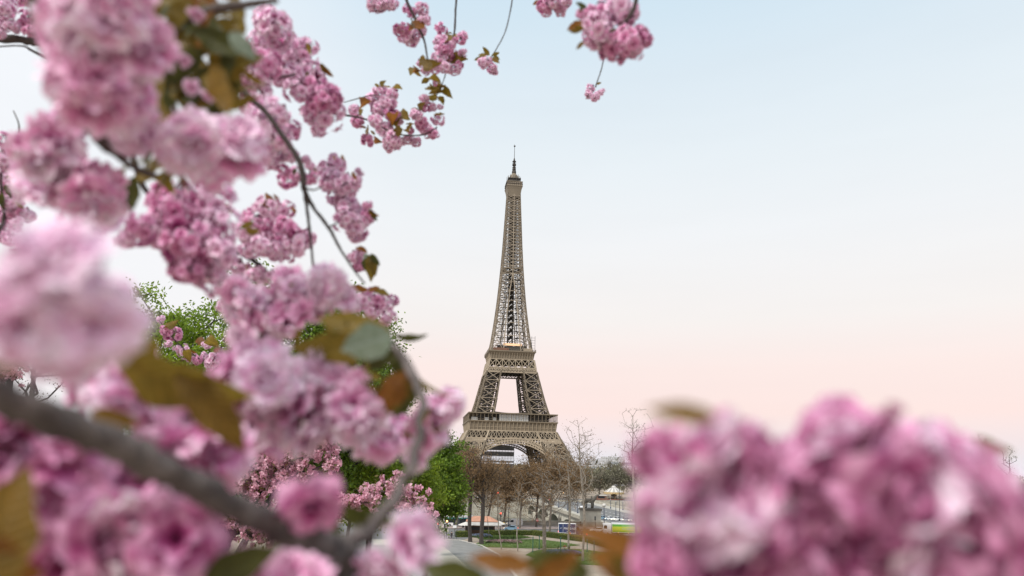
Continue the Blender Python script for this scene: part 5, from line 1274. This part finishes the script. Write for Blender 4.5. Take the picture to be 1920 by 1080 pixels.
leaf(b1, 640, 1000, 520, 925, 'd', .45, 1.1, 0); leaf(b1, 640, 950, 740, 1010, 'd', .46, 1.0, 1); leaf(b1, 380, 1085, 520, 1035, 'd', .36, 1.2, 0); leaf(b1, 170, 770, 260, 800, 'e', .38, 1.0, 0)
# tip leaves of the side shoot
leaf(b1, 738, 632, 578, 578, 'a', .58, .75, 0, .5); leaf(b1, 730, 640, 515, 668, 'a', .57, .75, 0, -.2); leaf(b1, 735, 630, 640, 655, 'c', .56, 1.9, 0, .1, .54); leaf(b1, 738, 628, 808, 643, 'd', .8, .6, 1, .35)
leaf(b1, 745, 660, 660, 690, 'd', .585, 1.2, 1, .2); leaf(b1, 765, 680, 828, 790, 'a', .58, .45, 1, 1.1); leaf(b1, 770, 695, 690, 790, 'b', .58, 1.15, 0, .2); leaf(b1, 772, 700, 740, 795, 'd', .585, 1.2, 0, -.2); leaf(b1, 768, 690, 762, 760, 'e', .57, .5, 0)
leaf(b1, 735, 650, 760, 745, 'd', .60, .9, 1, .4); leaf(b1, 640, 700, 690, 650, 'a', .6, .5, 1, .6)
for k in range(16):
    x = rnd.uniform(540, 720); y = rnd.uniform(620, 720); a = rnd.uniform(0, 6.28); l = rnd.uniform(35, 65)
    leaf(b1, x, y, x+l*math.cos(a), y+l*math.sin(a), rnd.choice('aabde'), rnd.uniform(.58, .66), rnd.uniform(.8, 1.1), roll=rnd.gauss(0, .6))
for k in range(14):
    x = rnd.uniform(480, 820); y = rnd.uniform(700, 860); a = rnd.uniform(0, 6.28); l = rnd.uniform(25, 50)
    leaf(b1, x, y, x+l*math.cos(a), y+l*math.sin(a), rnd.choice('aabe'), rnd.uniform(.54, .62), rnd.uniform(.8, 1.1), roll=rnd.gauss(0, .6))
# 2 -- pale, very near bough at the left edge
b2 = branch('cherry_branch', 'pale strongly blurred blossom bough at the left edge, nearest above the thick branch', P(60, 560, .27))
wood(b2, [[(-160, 620, .30, 30), (-40, 600, .30, 26), (60, 590, .31, 22), (130, 600, .31, 16)]], M['branch_bark_dark'])
for a in ((105, 520, 118, 6, 74), (180, 600, 88, 4, 70), (40, 600, 90, 3, 70), (115, 475, 70, 2, 60), (120, 650, 60, 2, 56)): clump(b2, *a, stalks=False, face=1.0, set_=[NEAR[0], NEAR[2], NEAR[3]], d=.25, spread=.2)
# 3 -- near bough filling the upper left
b3 = branch('cherry_branch', 'blurred dark bough hanging down the upper left with heavy pink flowers', P(90, 20, .6))
wood(b3, [[(62, -80, .55, 40), (75, 20, .55, 36), (88, 90, .56, 30), (135, 180, .62, 20), (175, 250, .62, 18), (230, 300, .64, 14), (290, 330, .68, 12)],
          [(520, 0, .66, 10), (470, 8, .66, 14), (420, 14, .66, 20), (370, 30, .66, 22), (310, 60, .66, 20), (240, 110, .66, 16)]], M['branch_bark_dark'])
for a in ((190, 40, 118, 11, 58), (175, 145, 98, 8, 56), (222, 195, 76, 5, 50), (245, 95, 70, 5, 54), (250, 240, 44, 2, 42), (130, 60, 60, 3, 50)): clump(b3, *a, set_=NEAR+BLOSSOMS[:3])
for a in ((365, 268, 72, 6, 46), (440, 270, 66, 5, 44), (395, 305, 48, 2, 40), (100, 290, 72, 6, 44), (160, 365, 76, 7, 44), (70, 350, 46, 3, 38), (130, 232, 44, 3, 34), (205, 365, 44, 3, 38), (60, 275, 36, 2, 34), (185, 400, 34, 2, 34)): clump(b3, *a, set_=NEAR+BLOSSOMS[:3])
for a in ((255, 180, 330, 232, 'a', .62, 1.0), (300, 130, 275, 230, 'a', .63, 1.1), (380, 90, 310, 160, 'd', .64, 1.1), (455, 100, 360, 60, 'd', .64, 1.2), (395, 120, 455, 225, 'e', .58, 1.1), (380, 140, 445, 200, 'a', .6, 1.2), (280, 200, 345, 250, 'a', .61, .9),
          (300, 60, 380, 130, 'a', .66, 1.1), (330, 20, 430, 90, 'd', .66, 1.2), (430, 60, 480, 110, 'c', .56, 1.2), (260, 250, 190, 225, 'e', .62, 1.3), (230, 270, 160, 240, 'e', .63, 1.0), (300, 270, 240, 320, 'd', .68, 1.2), (330, 310, 250, 290, 'a', .68, 1.2), (310, 30, 260, 90, 'e', .64, 1.0),
          (360, 0, 300, 60, 'a', .64, 1.2), (340, 150, 400, 190, 'd', .68, 1.2), (250, 330, 245, 400, 'd', .7, 1.0), (400, 20, 350, 100, 'b', .64, .8), (320, 100, 350, 190, 'd', .69, 1.3), (280, 10, 350, -40, 'a', .64, 1.3), (445, 80, 400, 150, 'd', .66, 1.2)):
    leaf(b3, *a, roll=rnd.gauss(0, .4))
for k in range(105):      # dense bronze foliage between the flower heads
    x = rnd.uniform(270, 460); y = rnd.uniform(-20, 215)
    if x > 470-.25*max(0, y-60) or (x < 300 and y < 110): continue
    a = rnd.uniform(0, 6.28); l = rnd.uniform(55, 90)
    leaf(b3, x, y, x+l*math.cos(a), y+l*math.sin(a), rnd.choice('aaddeb'), rnd.uniform(.66, .76), rnd.uniform(.8, 1.3), roll=rnd.gauss(0, .6))
for k in range(16):
    x = rnd.uniform(230, 350); y = rnd.uniform(270, 350); a = rnd.uniform(0, 6.28); l = rnd.uniform(35, 60)
    leaf(b3, x, y, x+l*math.cos(a), y+l*math.sin(a), rnd.choice('aadd'), rnd.uniform(.7, .78), rnd.uniform(.8, 1.2), roll=rnd.gauss(0, .6))
for a in ((300, 295, 345, 345), (275, 300, 215, 330), (330, 290, 300, 350), (290, 290, 340, 320)):
    b = MB(); q = [P(a[0], a[1], .66), P((a[0]+a[2])/2, (a[1]+a[3])/2-8, .655), P(a[2], a[3], .65)]; b.tube([k-Vector(b3.location) for k in q], .0016, 6); b.build('flower_stalk', M['stalk'], b3)
    leaf(b3, a[2], a[3], a[2]+rnd.uniform(-12, 12), a[3]+22, 'b', .65, .6)
for x, y in ((360, 160), (395, 175), (345, 110), (370, 25)): flower(b3, x, y, 16, (0, -.6, .5), CUP, .64)
# 4 -- mid-distance clumps left of centre
b4 = branch('cherry_branch', 'softly blurred cherry bough with heaped pink clusters left of centre', P(350, 420, 1.0))
wood(b4, [[(235, 240, 1.0, 10), (265, 340, 1.0, 10), (310, 400, 1.02, 9), (380, 470, 1.05, 8), (430, 560, 1.05, 9), (500, 640, 1.0, 8)]], M['twig'])
for x, y, r in ((345, 385, 56), (300, 425, 52), (265, 430, 36), (395, 375, 44), (405, 425, 46), (350, 450, 52), (370, 490, 44), (420, 470, 34), (400, 510, 38), (345, 505, 30), (240, 445, 26), (310, 385, 40)): pom(b4, x, y, r, .92)
for a in ((470, 590, 70, 8, 30), (440, 545, 34, 3, 26), (490, 635, 44, 4, 28), (545, 545, 50, 5, 30), (612, 535, 54, 5, 34), (580, 580, 44, 4, 28), (640, 560, 36, 3, 28), (455, 635, 34, 3, 26), (530, 600, 40, 3, 28)): clump(b4, *a, d=.80)
rleaves(b4, 430, 430, 60, 3, 'ae', 46, .98); rleaves(b4, 560, 660, 50, 6, 'abd', 60, .86); rleaves(b4, 440, 665, 20, 2, 'b', 60, .85)
leaf(b4, 470, 655, 415, 665, 'b', .82, 1.0)
# 5 -- crisp dark twig running down towards the centre with pom-pom clusters
b5 = branch('cherry_branch', 'slender dark forked twig hanging left of centre among pink clusters', P(455, 175, 1.35))
wood(b5, [[(250, -60, 1.20, 13), (330, 20, 1.19, 13), (400, 90, 1.17, 12), (458, 172, 1.16, 10), (500, 212, 1.16, 10), (535, 262, 1.16, 10), (562, 305, 1.16, 11), (570, 352, 1.16, 12)],
          [(570, 352, 1.16, 9), (577, 400, 1.17, 6), (582, 450, 1.18, 5), (588, 508, 1.19, 4)],
          [(568, 352, 1.16, 9), (590, 392, 1.17, 7), (617, 428, 1.18, 7), (640, 470, 1.18, 5), (665, 508, 1.19, 4), (684, 532, 1.19, 3.5)],
          [(570, 353, 1.16, 5), (588, 356, 1.15, 3.5), (604, 350, 1.14, 3)], [(615, 427, 1.18, 4), (634, 417, 1.18, 3)]], M['twig'], 10)
wood(b5, [[(455, 180, 1.35, 8), (490, 152, 1.36, 6), (555, 140, 1.38, 4)], [(395, 450, 1.45, 6), (460, 480, 1.45, 8), (490, 500, 1.45, 8), (520, 530, 1.45, 6), (560, 560, 1.45, 5)], [(455, 478, 1.45, 5), (500, 455, 1.44, 4)]], M['twig'], 8, 'side_twig')
for x, y, r in ((505, 245, 46), (490, 205, 40), (528, 275, 34), (478, 180, 30), (520, 215, 32), (500, 290, 28), (470, 145, 34), (500, 120, 30), (455, 125, 20), (540, 245, 24), (470, 280, 22), (545, 290, 18)): pom(b5, x, y, r, 1.28)
for x, y, r in ((500, 35, 30), (515, 65, 38), (540, 95, 38), (560, 120, 34), (575, 145, 34), (590, 165, 34), (605, 190, 34), (590, 215, 30), (615, 210, 30), (600, 235, 24), (570, 90, 26), (535, 140, 30), (490, 80, 28), (560, 170, 26), (620, 180, 24)): pom(b5, x, y, r, 1.5)
for x, y, r in ((540, 335, 22), (530, 318, 16), (556, 325, 18), (580, 335, 16), (574, 298, 10), (583, 312, 11)): pom(b5, x, y, r, 1.4)
for x, y, r in ((612, 318, 22), (632, 310, 22), (625, 338, 26), (648, 345, 24), (640, 370, 24), (655, 390, 26), (672, 405, 28), (650, 412, 24), (668, 428, 22), (668, 340, 14), (672, 322, 10), (690, 385, 10), (690, 405, 14), (625, 295, 12)): pom(b5, x, y, r, 1.5)
for x, y, r in ((500, 392, 26), (530, 395, 20), (485, 420, 30), (505, 445, 32), (540, 440, 32), (560, 455, 26), (520, 470, 26), (465, 440, 24), (575, 445, 18), (495, 465, 24), (470, 465, 24), (540, 470, 20)): pom(b5, x, y, r, 1.45)
for x, y, r in ((445, 500, 22), (430, 530, 24), (440, 555, 22), (480, 515, 22), (510, 520, 20), (535, 520, 20), (420, 570, 18), (560, 530, 18)): pom(b5, x, y, r, 1.5)
for x, y, r in ((668, 480, 14), (675, 497, 14), (700, 585, 20), (682, 562, 18), (665, 575, 16), (720, 570, 18), (738, 562, 12), (705, 560, 20), (735, 592, 10), (722, 598, 12), (690, 548, 14)): pom(b5, x, y, r, 1.55)
for a in ((518, 378, 483, 363, 'b'), (525, 385, 478, 378, 'b'), (525, 380, 515, 362, 'b'), (555, 315, 548, 330, 'd'), (575, 305, 595, 325, 'a'), (580, 318, 590, 332, 'd'), (600, 120, 620, 145, 'a'), (575, 80, 588, 105, 'a'), (603, 118, 616, 150, 'b'), (660, 322, 668, 340, 'b'),
          (690, 398, 711, 406, 'b'), (692, 392, 706, 416, 'd'), (680, 470, 665, 462, 'b'), (672, 462, 692, 474, 'b'), (690, 478, 712, 520, 'a'), (685, 482, 680, 515, 'd'), (695, 475, 712, 500, 'd'), (690, 480, 700, 530, 'a'), (680, 478, 705, 488, 'c'), (690, 545, 656, 534, 'b'), (690, 545, 715, 538, 'b'),
          (700, 545, 735, 548, 'a'), (470, 510, 455, 495, 'e'), (540, 505, 575, 520, 'a'), (465, 510, 475, 530, 'a'), (440, 400, 420, 380, 'e'), (555, 400, 545, 385, 'b'), (630, 300, 622, 290, 'b'), (640, 290, 646, 302, 'b')):
    leaf(b5, *a, 1.42, 1.0, roll=rnd.gauss(0, .5))
rleaves(b5, 460, 120, 30, 7, 'bea', 18, 1.45); rleaves(b5, 590, 160, 40, 6, 'ba', 16, 1.45)
# 6 -- sharper hanging twigs at the top
b6 = branch('cherry_branch', 'thin twig reaching right into the sky with a ragged wreath of pink clusters', P(640, 215, 2.3))
wood(b6, [[(560, 205, 2.3, 5), (640, 215, 2.3, 4), (690, 225, 2.3, 3.5), (740, 250, 2.3, 3), (790, 253, 2.3, 3), (820, 238, 2.3, 2)], [(645, 192, 2.3, 1.5), (690, 180, 2.3, 2), (712, 178, 2.3, 2)]], M['twig'], 8)
for x, y, r in ((715, 172, 14), (703, 188, 13), (735, 178, 13), (725, 195, 15), (713, 205, 13), (664, 205, 10), (672, 228, 11), (690, 262, 13), (705, 228, 15), (722, 240, 15), (738, 258, 14), (730, 272, 12), (748, 268, 12), (765, 262, 10), (778, 266, 9), (745, 225, 11), (735, 215, 12), (790, 228, 13), (780, 215, 10), (798, 243, 14), (812, 250, 11), (820, 225, 10), (800, 200, 11), (797, 185, 9), (812, 200, 8), (825, 200, 6), (770, 245, 8)): pom(b6, x, y, r*1.22, 2.35, .03)
for x, y in ((680, 200), (690, 240), (705, 255), (743, 215), (785, 205), (772, 232), (822, 215), (757, 240), (715, 165), (735, 163), (745, 215)): rleaves(b6, x, y, 10, 2, 'aeb', 12, 2.3)
b7 = branch('cherry_branch', 'dark twig slanting down from the top edge beside the long strand', P(760, -20, 2.1))
wood(b7, [[(745, -40, 2.1, 6), (762, 0, 2.1, 5.5), (780, 40, 2.1, 5), (795, 75, 2.1, 4), (802, 112, 2.1, 3)]], M['twig'], 8)
for x, y, r in ((768, 20, 12), (790, 22, 12), (795, 38, 10), (752, 55, 13), (768, 72, 13), (780, 60, 8), (792, 58, 9), (760, 65, 12)): pom(b7, x, y, r*1.22, 2.15, .03)
rleaves(b7, 775, 50, 12, 4, 'be', 10, 2.1); rleaves(b7, 750, 60, 12, 3, 'e', 9, 2.1); rleaves(b7, 790, 120, 10, 4, 'ae', 11, 2.1)
b8 = branch('cherry_branch', 'long thin strand hanging from the top edge with clusters down its length', P(855, -20, 2.4))
wood(b8, [[(858, -30, 2.4, 4.5), (854, 20, 2.4, 4), (852, 60, 2.4, 3.5), (843, 105, 2.4, 2.5), (832, 150, 2.4, 1.8), (818, 180, 2.4, 1.5)]], M['twig'], 8)
for x, y, r in ((828, 55, 12), (825, 75, 12), (835, 90, 13), (848, 105, 13), (862, 75, 11), (868, 68, 9), (822, 110, 14), (815, 125, 13), (835, 125, 12), (790, 118, 9), (797, 132, 8), (850, 130, 12), (860, 122, 9), (868, 98, 8), (845, 85, 10), (815, 155, 6), (828, 95, 12)): pom(b8, x, y, r*1.22, 2.4, .03)
for x, y in ((850, 65), (845, 110), (782, 128), (805, 145), (815, 168), (830, 165), (822, 180)): rleaves(b8, x, y, 8, 3, 'aeb', 11, 2.38)
b9 = branch('cherry_branch', 'single fine strand ending in one small cluster with bronze leaves', P(962, -20, 2.6))
wood(b9, [[(964, -30, 2.6, 2.5), (957, 20, 2.6, 2.3), (947, 60, 2.6, 2), (932, 90, 2.6, 1.8), (920, 108, 2.6, 2.5)]], M['twig'], 8)
for x, y, r in ((907, 118, 9), (918, 126, 10), (926, 130, 8), (914, 115, 8)): pom(b9, x, y, r*1.22, 2.6, .02)
for a in ((915, 105, 895, 100), (918, 104, 905, 88), (922, 104, 938, 98), (922, 108, 938, 120), (912, 108, 888, 114), (925, 106, 940, 110)): leaf(b9, *a, rnd.choice('ae'), 2.58, 1.1, roll=rnd.gauss(0, .4))
b10 = branch('cherry_branch', 'soft full cluster hanging at the top on a stout dark twig, largest against the sky', P(1190, -20, 1.25))
wood(b10, [[(1200, -40, 1.25, 9), (1192, 5, 1.25, 8), (1180, 32, 1.25, 7), (1160, 52, 1.26, 5)]], M['twig'], 10)
for x, y, r in ((1128, 20, 26), (1160, 15, 28), (1112, 45, 24), (1130, 65, 26), (1155, 85, 28), (1180, 80, 24), (1195, 65, 20), (1140, 95, 20), (1205, 75, 14), (1178, 25, 20), (1100, 25, 14), (1165, 105, 14), (1110, 70, 18), (1190, 95, 14)): pom(b10, x, y, r*1.22, 1.28, .03)
for a in ((1100, 15, 1078, 6, 'd'), (1092, 40, 1062, 55, 'b'), (1095, 50, 1066, 62, 'a'), (1095, 78, 1080, 92, 'e'), (1155, 55, 1140, 60, 'd'), (1165, 55, 1185, 58, 'b'), (1100, 10, 1082, 22, 'd')): leaf(b10, *a, 1.24, 1.1, roll=rnd.gauss(0, .4))
b11 = branch('cherry_branch', 'tiny lone cluster dangling on a fine strand under the largest hanging cluster', P(1140, -20, 2.6))
wood(b11, [[(1145, -30, 2.6, 2.5), (1138, 60, 2.6, 2.2), (1130, 120, 2.6, 2), (1119, 155, 2.6, 2), (1117, 163, 2.6, 3)]], M['twig'], 8)
for x, y, r in ((1108, 165, 8), (1105, 176, 8), (1120, 178, 9), (1128, 172, 7), (1113, 182, 8)): pom(b11, x, y, r*1.22, 2.6, .02)
leaf(b11, 1118, 158, 1128, 155, 'a', 2.6, 1.2); leaf(b11, 1105, 178, 1098, 186, 'b', 2.6, 1.0)
b12 = branch('cherry_branch', 'small bunch cut by the top edge between the strand and the largest cluster', P(1040, -30, 2.0))
wood(b12, [[(1050, -60, 2.0, 4), (1042, -20, 2.0, 4)]], M['twig'], 8)
for x, y, r in ((1020, 10, 13), (1035, 2, 15), (1050, 12, 13), (1062, 5, 11), (1025, 20, 9), (1050, 22, 8)): pom(b12, x, y, r*1.22, 2.0, .02)
leaf(b12, 1012, 0, 998, 12, 'b', 2.0, 1.1)
b13 = branch('cherry_branch', 'small bunch cut by the top edge left of the slanting twig', P(715, -30, 2.1))
wood(b13, [[(722, -60, 2.1, 4), (716, -15, 2.1, 4)]], M['twig'], 8)
for x, y, r in ((703, 5, 13), (720, 3, 14), (733, 8, 11), (713, 14, 11)): pom(b13, x, y, r*1.22, 2.1, .02)
leaf(b13, 700, 10, 692, 24, 'e', 2.1, 1.1)
# 14 -- far left
b14 = branch('cherry_branch', 'dark horizontal branch entering at the upper left edge with small pink bunches', P(-20, 75, 1.9))
wood(b14, [[(-60, 68, 1.9, 16), (0, 72, 1.9, 15), (50, 76, 1.9, 14), (90, 90, 1.9, 12), (140, 130, 1.9, 10)], [(-10, 88, 1.9, 3), (40, 86, 1.9, 3), (60, 95, 1.9, 5), (95, 115, 1.9, 5)]], M['twig'], 10)
for x, y, r in ((8, 18, 16), (0, 40, 14), (22, 50, 11), (12, 5, 14), (55, 40, 16), (60, 58, 15), (72, 70, 14), (35, -2, 14), (55, -4, 14), (0, 62, 10)): pom(b14, x, y, r*1.22, 1.9, .03)
leaf(b14, 0, 8, 16, 22, 'a', 1.9, 1.1)
b15 = branch('cherry_branch', 'leafy blossom twig climbing the left edge at mid height', P(-10, 400, 1.6))
wood(b15, [[(-30, 480, 1.6, 8), (0, 430, 1.6, 7), (8, 400, 1.6, 6), (2, 340, 1.6, 5), (5, 280, 1.6, 4)]], M['twig'], 8)
for x, y, r in ((5, 262, 15), (18, 285, 17), (22, 310, 16), (5, 300, 15), (12, 335, 15), (28, 345, 12), (12, 365, 14), (15, 380, 14), (35, 395, 16), (50, 402, 13), (10, 410, 18), (30, 420, 14), (5, 440, 16), (20, 450, 14)): pom(b15, x, y, r*1.22, 1.6, .03)
for a in ((10, 330, 38, 340, 'a'), (10, 345, 18, 372, 'd'), (28, 375, 42, 392, 'a'), (5, 360, 0, 395, 'd')): leaf(b15, *a, 1.58, 1.0)
b16 = branch('bare_twig', 'thin bare twig standing alone against the pale sky at the far left', P(25, 275, 1.8))
wood(b16, [[(22, 275, 1.8, 4), (34, 250, 1.8, 3.5), (35, 232, 1.8, 2.5), (25, 207, 1.8, 1.5)], [(-5, 590, 1.8, 4), (12, 565, 1.8, 3), (20, 548, 1.8, 2)]], M['twig'], 6)
# 17 -- distant-ish pom-poms before the green tree
b17 = branch('cherry_branch', 'slender bough with round pink bunches crossing in front of the tall green tree', P(420, 720, 4.2))
wood(b17, [[(480, 760, 4.2, 4), (420, 700, 4.2, 3), (370, 670, 4.2, 2.5), (330, 640, 4.2, 2), (298, 600, 4.2, 1.5)], [(400, 690, 4.2, 2), (390, 650, 4.2, 1.5)]], M['twig'], 6)
for x, y, r in ((325, 628, 15), (312, 620, 9), (302, 598, 8), (345, 658, 10), (358, 668, 10), (335, 655, 8), (370, 675, 8), (388, 648, 7), (383, 667, 7), (400, 675, 12), (410, 668, 8), (395, 685, 9), (316, 645, 6)): pom(b17, x, y, r*1.22, 4.2, .02)
for x, y in ((310, 612), (350, 655), (388, 640), (400, 662)): rleaves(b17, x, y, 6, 3, 'ab', 9, 4.2)
# 18 -- the big blurred bough at the lower right
b18 = branch('cherry_branch', 'heavily blurred mass of pink blossoms filling the lower right corner', P(1500, 1150, .34))
wood(b18, [[(1960, 1230, .36, 50), (1700, 1180, .36, 50), (1450, 1170, .36, 46), (1250, 1150, .36, 40), (1050, 1120, .37, 34)], [(1560, 1170, .37, 30), (1600, 1060, .38, 26), (1640, 980, .38, 20)]], M['branch_bark_dark'], 12)
RN = dict(stalks=False, face=.7, set_=BROAD+NEAR[:1]+ROSE_SHADE[:3], spread=.4, d=.26, big=1.0)
for a in ((1300, 870, 105, 3, 92), (1395, 893, 95, 3, 86), (1330, 970, 125, 4, 100), (1275, 1040, 85, 2, 84), (1420, 1000, 120, 4, 104), (1480, 930, 75, 2, 76), (1310, 1080, 100, 3, 96), (1245, 930, 60, 2, 60), (1240, 860, 45, 1, 44), (1305, 822, 46, 1, 42)): clump(b18, *a, **RN)
for a in ((1585, 835, 85, 3, 84), (1640, 910, 100, 3, 96), (1545, 950, 105, 3, 96), (1690, 990, 105, 3, 100), (1530, 1060, 110, 3, 104), (1570, 880, 80, 2, 80)): clump(b18, *a, **RN)
for a in ((1775, 900, 90, 2, 88), (1725, 1060, 125, 4, 110), (1850, 990, 115, 3, 110), (1865, 1080, 125, 3, 110), (1930, 960, 70, 2, 84), (1800, 940, 90, 2, 90)): clump(b18, *a, **RN)
flower(b18, 1582, 812, 70, (0, .8, .6), BROAD[0], .28)
flower(b18, 1800, 870, 78, (.3, .8, .5), BROAD[2], .27, (1.2, 1, .7)); flower(b18, 1745, 855, 56, (-.4, .5, .7), BROAD[1], .28)
leaf(b18, 1345, 785, 1212, 762, 'e', .225, .75, 0, .3); leaf(b18, 1900, 850, 1730, 810, 'a', .36, .5, 1, .6)
leaf(b18, 1240, 1050, 1065, 975, 'b', .33, .62, 0, .6); leaf(b18, 1000, 1062, 868, 1046, 'b', .35, .8, 0, .3); leaf(b18, 1110, 1075, 960, 1050, 'd', .36, 1.2, 1, .3); leaf(b18, 920, 1100, 780, 1060, 'd', .36, 1.1, 0, .4); leaf(b18, 980, 1100, 1100, 1040, 'b', .35, .9, 0)
leaf(b18, 1230, 1090, 1090, 1040, 'b', .34, 1.0, 1, .2); leaf(b18, 1250, 1120, 1140, 1050, 'a', .33, 1.2, 0)
for x, y, r in ((1060, 1080, 40), (1040, 1095, 44)): flower(b18, x, y, r, (0, .6, .7), BLOSSOMS[0], .4)
leaf(b18, 1610, 970, 1560, 1010, 'd', .33, .8); leaf(b18, 1650, 1000, 1600, 960, 'e', .33, .9); leaf(b18, 1520, 1050, 1580, 1090, 'd', .32, 1.0)
for k in range(9):
    x = rnd.uniform(1260, 1900); y = rnd.uniform(900, 1060); a = rnd.uniform(0, 6.28); l = rnd.uniform(70, 120)
    leaf(b18, x, y, x+l*math.cos(a), y+l*math.sin(a), rnd.choice('aabd'), rnd.uniform(.27, .29), rnd.uniform(.7, 1.0), roll=rnd.gauss(0, .7))
# one thing per blossom bough: shared group
for o in (b6, b7, b8, b9, b10, b11, b12, b13): o['group'] = 'blossom twigs hanging in the sky'
for o in (b1, b2, b3, b4, b5, b14, b15, b17, b18): o['group'] = 'blossoming cherry boughs around the view'
